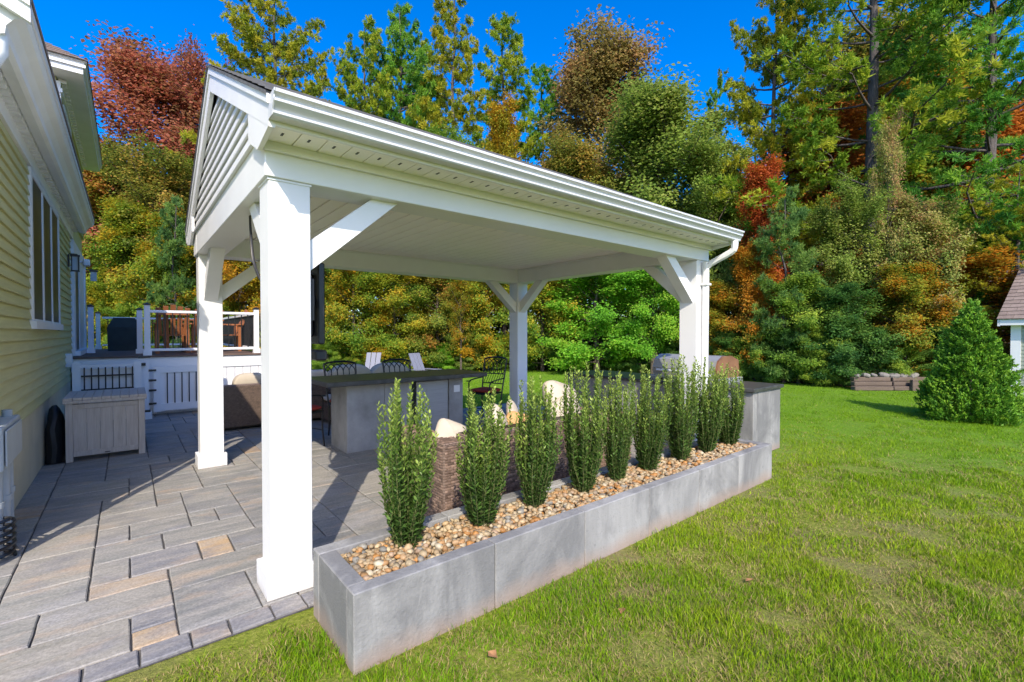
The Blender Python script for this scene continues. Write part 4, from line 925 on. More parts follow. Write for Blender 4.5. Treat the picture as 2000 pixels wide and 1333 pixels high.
for k in range(7):
    s = rr.uniform(.06, .11); t = MB(); t.pillow((0, 0, 0), s*1.3, s, s*.6, (rr.uniform(-.4, .4), rr.uniform(-.4, .4), rr.uniform(0, 3)), .8, 8, 6, 0, k)
    o = link_mesh('field_stone', t.mesh('field_stone', (0, 0, 0), False), MT['rock']); cx_ = k; c = Vector((-.78+k*.26, .28+rr.uniform(-.05, .05), .375+rr.uniform(-.01, .02)))
    o.location = Vector((X, Y_, 0))+Vector((RT[0]*c.x+FW[0]*c.y, RT[1]*c.x+FW[1]*c.y, c.z)); tag(o, SN[k]+' on top of the timber stack', 'stone', 'field stones on the timbers')
# ================================================================== vegetation
def rot_frames(r, n, up=.35, out=None):
    # random leaf frames: normal biased upwards (and outwards)
    nrm = r.normal(size=(n, 3)); nrm /= np.linalg.norm(nrm, axis=1, keepdims=True); nrm[:, 2] = np.abs(nrm[:, 2])*.8+up
    if out is not None: nrm += out*.8
    nrm /= np.linalg.norm(nrm, axis=1, keepdims=True)
    a = r.normal(size=(n, 3)); a -= nrm*(a*nrm).sum(1, keepdims=True); a /= np.linalg.norm(a, axis=1, keepdims=True)
    return a, np.cross(nrm, a), nrm
def leaf_quads(P, a, b, L, Wd, nrm=None, curl=0.0):
    # rhombic leaves: base, side, tip, side
    L = L[:, None]; Wd = Wd[:, None]
    V = np.stack([P-a*L*.5, P+b*Wd*.5+a*L*.05, P+a*L*.5, P-b*Wd*.5+a*L*.05], 1)
    if nrm is not None and curl: V[:, 0] -= nrm*L*curl; V[:, 2] -= nrm*L*curl
    n = len(P); return V.reshape(-1, 3), np.arange(4*n).reshape(n, 4)
def branches(r, H, R, base, nlimb, nsub, profile, up0, up1, droop=0.0, wob=.25, r0=.16):
    """trunk, limbs and twigs; returns tubes and twig sample points (with limb id)"""
    tubes = []; pts = []; ids = []
    tp = [np.array([0, 0, 0.])]; m = 9
    for k in range(1, m): tp.append(np.array([r.normal()*wob*.35*k/m, r.normal()*wob*.35*k/m, H*.93*k/(m-1)]))
    tr = [r0*(1-.93*k/(m-1))**.8+.012 for k in range(m)]; tubes.append((tp, tr, 9))
    def trunk_at(z):
        k = min(m-2, int(z/(H*.93)*(m-1))); t = z/(H*.93)*(m-1)-k; return tp[k]*(1-t)+tp[k+1]*t, tr[k]*(1-t)+tr[k+1]*t
    for i in range(nlimb):
        t = (i+r.uniform(0, 1))/nlimb; z = base+(H*.92-base)*t; p0, rad = trunk_at(min(z, H*.9)); az = i*2.399+r.normal()*.35
        Ln = R*profile(t)*r.uniform(.75, 1.15); el = up0+(up1-up0)*t+r.normal()*.12
        d = np.array([math.cos(az)*math.cos(el), math.sin(az)*math.cos(el), math.sin(el)]); lp = [p0]; q = p0.copy(); dd = d.copy()
        for s in range(5):
            dd = dd+r.normal(size=3)*.13+np.array([0, 0, .05-droop*s*.1]); dd /= np.linalg.norm(dd); q = q+dd*Ln/5; lp.append(q.copy())
        tubes.append((lp, [max(.01, rad*.5*(1-k/5.5)) for k in range(6)], 5))
        for s in range(nsub):
            u = .28+.72*(s+r.uniform())/nsub; k = min(4, int(u*5)); f = u*5-k; b0 = lp[k]*(1-f)+lp[k+1]*f
            d2 = dd*.55+r.normal(size=3)*np.array([.8, .8, .45]); d2 /= np.linalg.norm(d2); l2 = Ln*.36*r.uniform(.5, 1.1)*(1.15-u*.5)
            b1 = b0+d2*l2+np.array([0, 0, .02*l2]); tubes.append(([b0, (b0+b1)/2+r.normal(size=3)*.05*l2, b1], [.014*R/3+.006, .009, .004], 3))
            for w in np.linspace(.25, 1.08, 4): pts.append(b0+(b1-b0)*w); ids.append(i*100+s)
    return tubes, np.array(pts), np.array(ids)
def tubes_mesh(name, tubes):
    mb = MB()
    for p, rad, n in tubes: mb.tube(p, rad, n, caps=False)
    V = np.array(mb.v, np.float32); F = np.array(mb.f, np.int32); me = fast_mesh(name, V, F); me.polygons.foreach_set('use_smooth', np.ones(len(F), bool)); return me
PROTO = {}
def proto_deciduous(key, seed, base=.2, nlimb=30, nsub=6, nleaf=40000, L=.145, Wd=.10, spread=.27, shape='round', up0=.15, up1=1.0):
    r = np.random.default_rng(seed); H, R = 10.0, 3.0
    prof = {'round': lambda t: max(.22, math.sqrt(max(0, 1-((t-.38)/.68)**2))), 'cone': lambda t: max(.12, 1.05*(1-t)**.8), 'vase': lambda t: max(.3, .55+.55*math.sin(t*2.6)), 'dome': lambda t: max(.34, (max(0, 1-(abs(t-.42)/.60)**3))**.5), 'column': lambda t: .75*max(.25, math.sqrt(max(0, 1-((t-.35)/.75)**2)))}[shape]
    tb, P, ids = branches(r, H, R, base*H, nlimb, nsub, prof, up0, up1)
    k = r.integers(0, len(P), nleaf); C = P[k]+r.normal(size=(nleaf, 3))*spread*np.array([1, 1, .75])
    out = C-np.array([0, 0, H*.5]); out /= np.linalg.norm(out, axis=1, keepdims=True)+1e-6
    a, b, nr = rot_frames(r, nleaf, .3, out); sz = r.uniform(.65, 1.25, nleaf)
    V, F = leaf_quads(C, a, b, L*sz, Wd*sz, nr, .12); me = fast_mesh('crown_'+key, V, F)
    hue = r.uniform(0, 1, ids.max()+2); hl = r.uniform(0, 1, ids.max()//100+2); lh = np.clip(hue[ids[k]]*.45+hl[ids[k]//100]*.40+r.uniform(-.12, .27, nleaf), 0, 1); face_attr(me, 'lh', lh); face_attr(me, 'lv', r.uniform(0, 1, nleaf))
    if shape == 'dome' and base > .1: H = float(np.percentile(C[:, 2], 99.6))          # true crown height
    PROTO[key] = (tubes_mesh('trunk_'+key, tb), me, H, R)
def proto_pine(key, seed, base=.25, nwhorl=17, per=5, irregular=.45, H=18.0, R=4.2, ntuft=8, needles=19, NL=.20, NW=.036, r0=.26, topw=.22):
    r = np.random.default_rng(seed); tubes = []; C = []; D = []; ids = []
    m = 9; tp = [np.array([r.normal()*.12*k/m, r.normal()*.12*k/m, H*.97*k/(m-1)]) for k in range(m)]; tr = [r0*(1-.94*k/(m-1))+.012 for k in range(m)]; tubes.append((tp, tr, 10))
    for w in range(nwhorl):
        t = w/(nwhorl-1); z0 = H*(base+(.965-base)*t)
        for j in range(per if t < .8 else 4):
            if r.uniform() < .14: continue
            az = w*.9+j*2*PI/per+r.normal()*.3; Ln = R*(topw+(1-topw)*(1-t)**.75*(.55+.45*min(1, (t+.12)*4)))*r.uniform(1-irregular, 1.1); el = .02+.75*t**1.6+r.normal()*.1; z = z0+r.normal()*.16
            k = min(m-2, int(z/(H*.97)*(m-1))); f = z/(H*.97)*(m-1)-k; p0 = tp[k]*(1-f)+tp[k+1]*f
            d = np.array([math.cos(az), math.sin(az), 0]); side = np.array([-d[1], d[0], 0]); bp = []
            for s in range(6):
                u = s/5; bp.append(p0+d*Ln*u*math.cos(el)+np.array([0, 0, Ln*(u*math.sin(el)-.10*u*(1-u)*2+.12*u*u)])+side*r.normal()*.05*Ln*u)
            tubes.append((bp, [max(.008, .05*(1-u/5.4)*(Ln/3)) for u in range(6)], 4))
            nb = max(4, int(Ln*3.4))
            for q in range(nb):
                u = .30+.70*(q+r.uniform())/nb; k2 = min(4, int(u*5)); f2 = u*5-k2; b0 = bp[k2]*(1-f2)+bp[k2+1]*f2
                sg = 1 if q % 2 else -1; l2 = Ln*.30*(1.15-u*.75)*r.uniform(.6, 1.2)+.12; d2 = d*.75+side*sg*r.uniform(.4, 1.0)+np.array([0, 0, r.uniform(.0, .28)]); d2 /= np.linalg.norm(d2); b1 = b0+d2*l2
                tubes.append(([b0, b1], [.012, .005], 3))
                for v in np.linspace(.25, 1.0, ntuft): C.append(b0+d2*l2*v+r.normal(size=3)*.075); D.append(d2+np.array([0, 0, .35])); ids.append(w*50+j*9+q % 3)
    C = np.array(C); D = np.array(D); ids = np.array(ids); n = len(C)*needles
    k = np.repeat(np.arange(len(C)), needles); dr = D[k]/np.linalg.norm(D[k], axis=1, keepdims=True)*.75+r.normal(size=(n, 3))*.62; dr /= np.linalg.norm(dr, axis=1, keepdims=True)
    b = np.cross(dr, r.normal(size=(n, 3))); b /= np.linalg.norm(b, axis=1, keepdims=True)+1e-6; L = NL*r.uniform(.6, 1.2, n)
    V, F = leaf_quads(C[k]+dr*L[:, None]*.5, dr, b, L, np.full(n, NW)); me = fast_mesh('crown_'+key, V, F)
    hue = r.uniform(0, 1, ids.max()+2); face_attr(me, 'lh', np.clip(hue[ids[k]]*.8+r.uniform(-.1, .3, n), 0, 1)); face_attr(me, 'lv', r.uniform(0, 1, n))
    PROTO[key] = (tubes_mesh('trunk_'+key, tubes), me, H, R)
proto_deciduous('round1', 1, .16, 40, 7, 50000, .13, .105, .25); proto_deciduous('round2', 2, .14, 40, 7, 50000, .13, .105, .25, shape='vase', up0=.25); proto_deciduous('tall1', 3, .20, 38, 7, 42000, .13, .10, .24, shape='column', up0=.35)
proto_deciduous('airy1', 4, .2, 40, 7, 46000, .12, .09, .27, 'dome', .3, 1.1); proto_deciduous('dome1', 9, .25, 44, 7, 56000, .125, .10, .26, 'dome', .15, 1.0); proto_deciduous('low1', 5, .05, 36, 7, 42000, .15, .11, .27, 'dome', .05, .9); proto_deciduous('low2', 6, .04, 36, 7, 40000, .15, .11, .28, 'round', .0, .9)
proto_deciduous('twiggy', 8, .3, 32, 7, 16000, .14, .09, .22, 'vase', .5, 1.2)
proto_pine('pine1', 11, .28, 19, 6, .45, R=4.6, NW=.044); proto_pine('pine2', 12, .22, 20, 6, .4, R=3.6, NW=.044); proto_pine('pine3', 13, .10, 19, 5, .35, R=5.2); proto_pine('pineyoung', 14, .04, 13, 5, .25, H=6.0, R=1.5, ntuft=9, needles=20, NL=.15, NW=.022, r0=.06)
# autumn palettes (reflectances)
G1, G2, G3 = (.045, .085, .014), (.085, .145, .016), (.16, .20, .025)
PAL = {
 'red': ((.10, .055, .02), (.19, .055, .036), (.23, .11, .055)), 'rust': ((.13, .055, .012), (.28, .09, .016), (.40, .16, .025)), 'orange': ((.12, .11, .012), (.26, .095, .007), (.27, .13, .012)), 'scarlet': ((.2, .05, .015), (.42, .085, .02), (.45, .16, .03)),
 'gold': ((.12, .125, .012), (.25, .16, .010), (.27, .13, .010)), 'yellowgreen': ((.05, .095, .010), (.13, .15, .012), (.25, .17, .012)), 'green': (G1, G2, G3), 'bright': ((.05, .13, .012), (.10, .24, .016), (.20, .30, .03)), 'deep': ((.018, .05, .012), (.035, .085, .016), (.07, .12, .02)),
 'olive': ((.05, .07, .012), (.11, .115, .018), (.20, .12, .025)), 'oak': ((.085, .075, .022), (.14, .115, .035), (.21, .12, .05)), 'pale': ((.055, .088, .015), (.10, .14, .022), (.155, .165, .04)), 'pinkpale': ((.09, .13, .025), (.18, .18, .05), (.30, .15, .08)), 'mixedorange': ((.05, .09, .010), (.13, .13, .012), (.27, .105, .008)), 'mixedgold': ((.040, .09, .010), (.11, .14, .012), (.27, .145, .008)), 'mixgreenred': ((.05, .085, .012), (.11, .12, .015), (.21, .085, .02)),
 'pine': ((.050, .10, .010), (.10, .155, .012), (.19, .20, .018)), 'pinegold': ((.085, .115, .012), (.16, .175, .014), (.27, .24, .02)), 'pinedark': ((.028, .085, .012), (.06, .145, .016), (.12, .20, .022)), 'pineblue': ((.035, .075, .02), (.065, .12, .03), (.10, .15, .03)), 'spruce': ((.026, .068, .008), (.052, .12, .009), (.09, .15, .012))}
BOOST = 3.0
PAL = {k: tuple(tuple(x*min(BOOST, .60/max(c)) for x in c) for c in v) for k, v in PAL.items()}
def place_tree(name, proto, pxx, D, top, halfpx, pal, label, group, rot=None, bark='bark', wscale=None, cat='tree', z=0.0):
    tm, cm, H, R = PROTO[proto]; x, y = px(pxx, D); ht = CAM_H+(652-top)/FPX*D-z; rr_ = halfpx/FPX*D
    t = thing(name, label, cat, (x, y, z-.02), rnd.uniform(0, 6.28) if rot is None else rot, group); t.scale = (rr_/R, rr_/R, ht/H)
    for nm, me, mt in (('trunk', tm, MT[bark]), ('crown', cm, leaf(pal, *PAL[pal]))):
        o = bpy.data.objects.new(nm, me); COL.objects.link(o); o.parent = t
        if not me.materials: me.materials.append(None)
        o.material_slots[0].link = 'OBJECT'; o.material_slots[0].material = mt
    return t
TG = 'trees at the wood edge'
TREES = [
 ('maple_tree', 'airy1', 300, 25, 105, 185, 'red', 'tall red maple rising between the house and the pavilion gable'),
 ('maple_tree', 'round2', 395, 27, 165, 90, 'red', 'dull red maple half hidden behind the pavilion gable'),
 ('maple_tree', 'round1', 210, 23, 300, 110, 'mixgreenred', 'green and rusty tree below the red maple, closest to the house'),
 ('maple_tree', 'round2', 320, 20.5, 335, 110, 'olive', 'olive and orange tree below the red maple, beside the gable'),
 ('birch_tree', 'tall1', 245, 19, 395, 90, 'yellowgreen', 'yellow green tree over the opening in the deck railing'),
 ('maple_tree', 'round1', 345, 18, 430, 90, 'mixedgold', 'yellow and green tree over the wooden deck chairs'),
 ('maple_tree', 'low1', 470, 18.5, 430, 90, 'gold', 'golden tree seen between the two left pavilion posts'),
 ('pine_tree', 'pineyoung', 345, 17, 395, 55, 'pineblue', 'light green young pine in front of the olive tree by the gable'),
 ('pine_tree', 'pine1', 540, 24, -60, 165, 'pinegold', 'tall pine with spreading crown directly above the pavilion gable'),
 ('pine_tree', 'pine1', 715, 26, 40, 120, 'pine', 'slim pine left of the pair of tallest pines over the roof'),
 ('pine_tree', 'pine1', 785, 27, 10, 130, 'pinedark', 'dark pine, second in the row of four over the roof'),
 ('pine_tree', 'pine2', 885, 26, -25, 115, 'pinegold', 'pointed yellowish pine touching the top edge over the roof'),
 ('pine_tree', 'pine2', 985, 27, 35, 115, 'pine', 'narrow pine behind the golden tree over the roof'),
 ('pine_tree', 'pine1', 625, 30, 140, 95, 'pinegold', 'lower pine branches showing right above the near roof edge'),
 ('pine_tree', 'pine1', 830, 30, 100, 110, 'pine', 'hazier pine filling the gap between the tall pines'),
 ('aspen_tree', 'tall1', 985, 22, 205, 75, 'gold', 'golden yellow tree just above the middle of the roof'),
 ('oak_tree', 'dome1', 1165, 27, 80, 150, 'oak', 'tall brownish olive oak with rounded top in the centre'),
 ('maple_tree', 'dome1', 1275, 21, 185, 165, 'pale', 'broad pale green tree behind the right half of the roof'),
 ('maple_tree', 'dome1', 1385, 19.5, 270, 100, 'pale', 'pale green tree right behind the end of the gutter'),
 ('maple_tree', 'dome1', 1110, 22, 280, 110, 'olive', 'olive tree under the brownish oak'),
 ('pine_tree', 'pine2', 1395, 27, 160, 50, 'pinedark', 'small dark pine top between the pale tree and the big pine'),
 ('pine_tree', 'pine3', 1700, 17.5, -330, 310, 'pine', 'huge pine with bare blue grey lower trunk at the right'),
 ('pine_tree', 'pine3', 1930, 15.5, -300, 270, 'pinedark', 'huge dark pine overhanging the shed corner'),
 ('pine_tree', 'pine1', 1510, 20, -60, 150, 'pinegold', 'pine whose branches reach left into the blue sky'),
 ('oak_tree', 'dome1', 1590, 21, 215, 150, 'rust', 'rusty brown tree behind the huge pine trunk'),
 ('oak_tree', 'dome1', 1810, 21, 110, 160, 'mixedorange', 'orange tinged tree between the two huge pines'),
 ('maple_tree', 'tall1', 1490, 16.5, 320, 80, 'scarlet', 'scarlet orange maple right of the downspout end of the roof'),
 ('maple_tree', 'low2', 1465, 15.5, 480, 60, 'orange', 'low orange maple beside the right rear of the pavilion'),
 ('pine_tree', 'pineyoung', 1532, 14.5, 380, 75, 'pineblue', 'soft pale green young pine in front of the scarlet maple'),
 ('maple_tree', 'round2', 1655, 14.8, 410, 85, 'pale', 'pale green sapling left of the huge pine trunk'),
 ('cherry_tree', 'twiggy', 1730, 14.2, 290, 45, 'pinkpale', 'thin pinkish sapling rising against the huge pine trunk'),
 ('maple_tree', 'round1', 1795, 14, 400, 85, 'pinkpale', 'pale pink and green sapling right of the huge trunk'),
 ('pine_tree', 'pine3', 1985, 13.0, 330, 150, 'pinegold', 'yellow green pine boughs over the shed roof'),
 ('maple_tree', 'low1', 1900, 13.6, 495, 120, 'orange', 'bright orange maple behind the cone shaped evergreen'),
 ('maple_tree', 'low1', 1765, 13.4, 520, 85, 'mixedorange', 'green and orange maple above the timber stack'),
 ('maple_tree', 'low1', 1560, 14.2, 540, 75, 'green', 'leafy green tree behind the end of the kitchen island'),
 ('maple_tree', 'low2', 1640, 13.7, 560, 80, 'deep', 'deep green bushy tree left of the timber stack'),
 ('maple_tree', 'low1', 1400, 16.5, 555, 75, 'mixedorange', 'orange and green tree directly behind the grill'),
 ('maple_tree', 'low1', 1165, 18, 495, 110, 'bright', 'bright green maple framed by the two rear posts'),
 ('maple_tree', 'round1', 1275, 17.2, 480, 85, 'bright', 'bright green maple with bare trunk behind the kitchen island'),
 ('maple_tree', 'low2', 1060, 19, 480, 75, 'yellowgreen', 'yellow green tree at the right of the rear post'),
 ('maple_tree', 'low1', 945, 19.5, 490, 70, 'mixedgold', 'green and gold tree left of the rear post'),
 ('maple_tree', 'low2', 855, 20, 500, 70, 'mixgreenred', 'brownish green tree behind the bar table'),
 ('maple_tree', 'low1', 770, 19.5, 495, 75, 'yellowgreen', 'yellow green tree behind the garden chairs'),
 ('maple_tree', 'low2', 690, 18.8, 490, 70, 'mixedgold', 'gold flecked tree next to the television'),
 ('maple_tree', 'dome1', 660, 25, 290, 110, 'mixedgold', 'gold and green tree top peeping over the near half of the roof'),
 ('maple_tree', 'dome1', 870, 24, 270, 110, 'green', 'rounded green tree under the tall pines over the roof'),
 ('pine_tree', 'pine2', 1060, 29, 130, 90, 'pinedark', 'dark pine between the golden tree and the brownish oak'),
 ('oak_tree', 'dome1', 1700, 23, 60, 170, 'olive', 'olive oak crown directly behind the huge pine trunk'),
 ('oak_tree', 'dome1', 1930, 20, 200, 150, 'rust', 'rusty oak behind the dark pine near the shed'),
 ('maple_tree', 'low1', 600, 19, 480, 70, 'green', 'green tree hidden mostly by the near post'),
 ('birch_tree', 'twiggy', 900, 18.6, 560, 40, 'mixedorange', 'small thin orange sapling on the lawn edge behind the bar table'),
]
for nm, pr, a, D, top, hp, pal, lab in TREES:
    place_tree(nm, pr, a, D, top, hp, pal, lab, TG, bark='pinebark' if nm == 'pine_tree' else 'bark')
# shrubs at the wood edge
SHR = [(640, 17.8, 655, 28, 'green'), (700, 18.5, 660, 30, 'mixedgold'), (760, 19.2, 655, 34, 'green'), (815, 19.6, 668, 28, 'pale'), (870, 19.4, 672, 30, 'bright'), (920, 19.2, 664, 34, 'pale'), (968, 19.6, 668, 30, 'green'), (1050, 19.4, 655, 40, 'deep'), (1110, 18.6, 640, 44, 'deep'), (1190, 18.4, 640, 46, 'deep'), (1250, 17.8, 655, 36, 'deep'), (1330, 17.2, 645, 40, 'deep'), (1420, 15.6, 648, 44, 'deep'), (1475, 15.0, 625, 44, 'green'), (1530, 14.3, 640, 44, 'deep'), (1590, 13.8, 635, 46, 'green'), (1650, 13.4, 650, 40, 'deep'), (1710, 13.2, 640, 40, 'deep'), (1770, 13.0, 655, 42, 'green'), (1840, 12.8, 640, 48, 'deep'), (190, 18.2, 560, 46, 'yellowgreen'), (250, 18, 600, 46, 'green'), (310, 18.4, 580, 46, 'mixedgold'), (380, 18.2, 570, 46, 'yellowgreen'), (450, 18.3, 590, 46, 'mixedgold'), (520, 18.6, 600, 46, 'green')]
WHERE = ['by the television foot', 'behind the cream cushions', 'behind the front facing garden chair', 'between the two garden chairs', 'right of the sideways garden chair', 'at the lawn edge left of the rear post', 'touching the rear post outline', 'right of the rear post', 'under the bright maple, left', 'under the bright maple, right', 'beside the bare maple trunk', 'left of the right front post', 'right of the downspout', 'behind the grill end', 'over the end of the island counter', 'at the lawn edge left of the timbers', 'touching the left end of the timbers', 'over the middle of the timbers', 'over the right end of the timbers', 'behind the cone shaped evergreen', 'in the deck opening beside the door', 'in the deck opening by its right post', 'behind the left deck chair', 'behind the middle deck chair', 'behind the left pavilion post', 'behind the near pavilion post']
CN = {'green': 'green', 'mixedgold': 'green and gold', 'pale': 'pale green', 'bright': 'bright green', 'deep': 'dark green', 'yellowgreen': 'yellow green'}
for (a, D, top, hp, pal), wh in zip(SHR, WHERE):
    place_tree('shrub', 'low1' if rnd.random() < .5 else 'low2', a, D, top, hp, pal, '%s shrub %s' % (CN[pal], wh), 'shrubs along the wood edge', cat='shrub')
# the wood behind: one mass
def woodland():
    r = np.random.default_rng(31); N = 110000
    pxx = r.uniform(-250, 2350, N//40); D0 = r.uniform(29, 38, N//40); base = FW[None]*D0[:, None]+RT[None]*((pxx-1000)/FPX*D0)[:, None]
    hmax = np.interp(pxx, [-250, 150, 420, 560, 650, 1050, 1300, 1330, 1430, 1500, 1750, 2350], [9, 10, 11, 9, 9.5, 12, 13, 12, 11, 12, 14, 14])
    base[:, 2] = r.uniform(.0, 1, len(base))**.8*hmax
    p2 = r.uniform(-250, 2350, 1000); D2 = r.uniform(24, 29, 1000); low = FW[None]*D2[:, None]+RT[None]*((p2-1000)/FPX*D2)[:, None]; low[:, 2] = r.uniform(0, 5, 1000); base = np.concatenate([base, low])
    k = np.repeat(np.arange(len(base)), 40); n = len(k); C = base[k]+r.normal(size=(n, 3))*np.array([1.0, 1.0, .8]); C[:, 2] = np.abs(C[:, 2])
    a, b, nr = rot_frames(r, n, .3); s = r.uniform(.2, .42, n); V, F = leaf_quads(C, a, b, s, s*.65); me = fast_mesh('woodland', V, F)
    face_attr(me, 'lh', np.clip(r.uniform(0, 1, len(base))[k]*.8+r.uniform(0, .2, n), 0, 1)); face_attr(me, 'lv', r.uniform(0, 1, n))
    o = link_mesh('woodland', me, leaf('wood', (.035, .06, .012), (.09, .11, .02), (.17, .12, .03))); tag(o, 'dense dark wood reading as one mass behind the edge trees', 'woodland', kind='stuff')
woodland()
# ---------------------------------------------------------------- cone shaped evergreen
def cone_evergreen():
    r = np.random.default_rng(17); H, R = 2.10, .72; ns = 1900; per = 36; n = ns*per
    t = 1-np.sqrt(r.uniform(0, 1, ns)*.985); az = np.arange(ns)*2.399+r.normal(size=ns)*.3
    lump = 1+.12*np.sin(az*5+t*9)+.11*np.sin(az*3-t*17+1)+r.normal(size=ns)*.045
    rad = R*np.clip(1.02-t, 0, 1)**.82*lump*r.uniform(.55, 1.0, ns); rad *= np.where(t < .08, .75+t*3.1, 1)
    C0 = np.stack([rad*np.cos(az), rad*np.sin(az), H*t+.02], 1); ax = np.stack([np.cos(az)*.62, np.sin(az)*.62, np.full(ns, .75)], 1)+r.normal(size=(ns, 3))*.22; ax /= np.linalg.norm(ax, axis=1, keepdims=True)
    k = np.repeat(np.arange(ns), per); u = r.uniform(0, 1, n); Ls = r.uniform(.07, .15, ns)*(1.1-.5*t)
    C = C0[k]+ax[k]*(u*Ls[k])[:, None]+r.normal(size=(n, 3))*(.030*(1.15-u))[:, None]
    d = ax[k]*.8+r.normal(size=(n, 3))*.42; d /= np.linalg.norm(d, axis=1, keepdims=True); b = np.cross(d, r.normal(size=(n, 3))); b /= np.linalg.norm(b, axis=1, keepdims=True)
    L = r.uniform(.03, .062, n); V, F = leaf_quads(C, d, b, L, L*.40); me = fast_mesh('evergreen', V, F)
    hs_ = r.uniform(0, 1, ns); lh = np.clip(hs_[k]*.5+u*.4+r.uniform(-.1, .15, n), 0, 1); face_attr(me, 'lh', lh); face_attr(me, 'lv', r.uniform(0, 1, n))
    x, y = px(1897, 8.2); t_ = thing('conical_evergreen', 'dense bright green cone shaped evergreen beside the shed', 'evergreen', (x, y, -.02))
    link_mesh('crown', me, leaf('spruce', *PAL['spruce'], trans=.2), t_)
    me2 = tubes_mesh('trunk', [([(0, 0, 0), (0, 0, H*.5)], [.04, .01], 8)]); link_mesh('trunk', me2, MT['bark'], t_)
cone_evergreen()
# ---------------------------------------------------------------- upright hollies in the planter
def holly(seed, H=.93):
    r = np.random.default_rng(seed); tubes = []; C = []; D = []; Tt = []
    ns = 64
    for i in range(ns):
        az = i*2.399+r.normal()*.3; u = math.sqrt((i+.5)/ns); h = H*(r.uniform(.52, .86) if i % 4 else r.uniform(.84, 1.0)); rt = .168*u**.8*r.uniform(.75, 1.12); rb = .052*u
        pts = []
        for s in range(7):
            v = s/6; rr_ = rb+(rt-rb)*math.sin(min(1, v*h/H*1.6)*PI/2); pts.append(np.array([rr_*math.cos(az)+r.normal()*.006, rr_*math.sin(az)+r.normal()*.006, h*v]))
        tubes.append((pts, [.0042*(1-v/7.5) for v in range(7)], 4))
        nl = int(h*125)
        for q in range(nl):
            v = .05+.95*(q+r.uniform())/nl; k = min(5, int(v*6)); f = v*6-k; p = pts[k]*(1-f)+pts[k+1]*f; a2 = q*2.399+r.normal()*.4
            up = .55+.75*v+r.normal()*.2; d = np.array([math.cos(a2), math.sin(a2), up]); d /= np.linalg.norm(d); C.append(p); D.append(d); Tt.append(v)
    C = np.array(C); D = np.array(D); Tt = np.array(Tt); n = len(C)
    up = np.array([0, 0, 1.0]); b = np.cross(D, up+r.normal(size=(n, 3))*.25); b /= np.linalg.norm(b, axis=1, keepdims=True); nr = np.cross(b, D)
    L = r.uniform(.024, .039, n)*(1.15-.35*Tt); Wd = L*.48; L_ = L[:, None]; W_ = Wd[:, None]; P = C+D*.004
    # six-point folded leaf: two quads sharing the midrib
    V = np.stack([P, P+D*L_*.38+b*W_*.5+nr*W_*.14, P+D*L_*.72+b*W_*.38+nr*W_*.10, P+D*L_, P+D*L_*.72-b*W_*.38+nr*W_*.10, P+D*L_*.38-b*W_*.5+nr*W_*.14], 1)
    i0 = (np.arange(n)*6)[:, None]; F = np.concatenate([i0+np.array([[0, 1, 2, 3]]), i0+np.array([[0, 3, 4, 5]])], 1).reshape(-1, 4)
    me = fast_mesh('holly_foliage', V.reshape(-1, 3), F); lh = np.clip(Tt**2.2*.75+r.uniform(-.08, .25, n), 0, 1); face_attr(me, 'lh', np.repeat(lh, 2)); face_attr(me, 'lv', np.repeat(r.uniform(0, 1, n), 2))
    return me, tubes_mesh('holly_stems', tubes)
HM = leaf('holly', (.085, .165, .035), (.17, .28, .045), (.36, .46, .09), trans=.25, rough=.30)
hp = [holly(41), holly(42), holly(43), holly(44), holly(45)]
for me, st in hp: me.materials.append(HM); st.materials.append(MT['stem'])
HX_ = [(1.20, 1.02), (1.69, .93), (2.17, .97), (2.66, 1.04), (3.05, 1.0), (3.50, 1.02), (4.02, 1.06), (4.49, 1.05), (4.96, .92)]
ORD = ['first upright holly, nearest the white post', 'second upright holly, in front of the sofa arm', 'third upright holly, before the tilted cream pillow', 'fourth upright holly, before the large rounded pillow', 'slender fifth upright holly, at the far end of the sofa', 'sixth upright holly, past the sofa end', 'seventh upright holly, before the far right post', 'eighth upright holly, before the grill', 'last upright holly, beside the kitchen island end']
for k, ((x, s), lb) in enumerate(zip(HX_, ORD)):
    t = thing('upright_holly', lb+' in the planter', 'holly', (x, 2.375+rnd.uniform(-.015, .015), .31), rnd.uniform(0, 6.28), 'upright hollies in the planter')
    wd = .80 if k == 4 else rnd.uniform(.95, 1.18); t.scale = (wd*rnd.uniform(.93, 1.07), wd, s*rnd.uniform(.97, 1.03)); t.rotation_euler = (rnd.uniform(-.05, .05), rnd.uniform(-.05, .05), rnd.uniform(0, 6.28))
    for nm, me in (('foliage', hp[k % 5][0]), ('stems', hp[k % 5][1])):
        o = bpy.data.objects.new(nm, me); COL.objects.link(o); o.parent = t
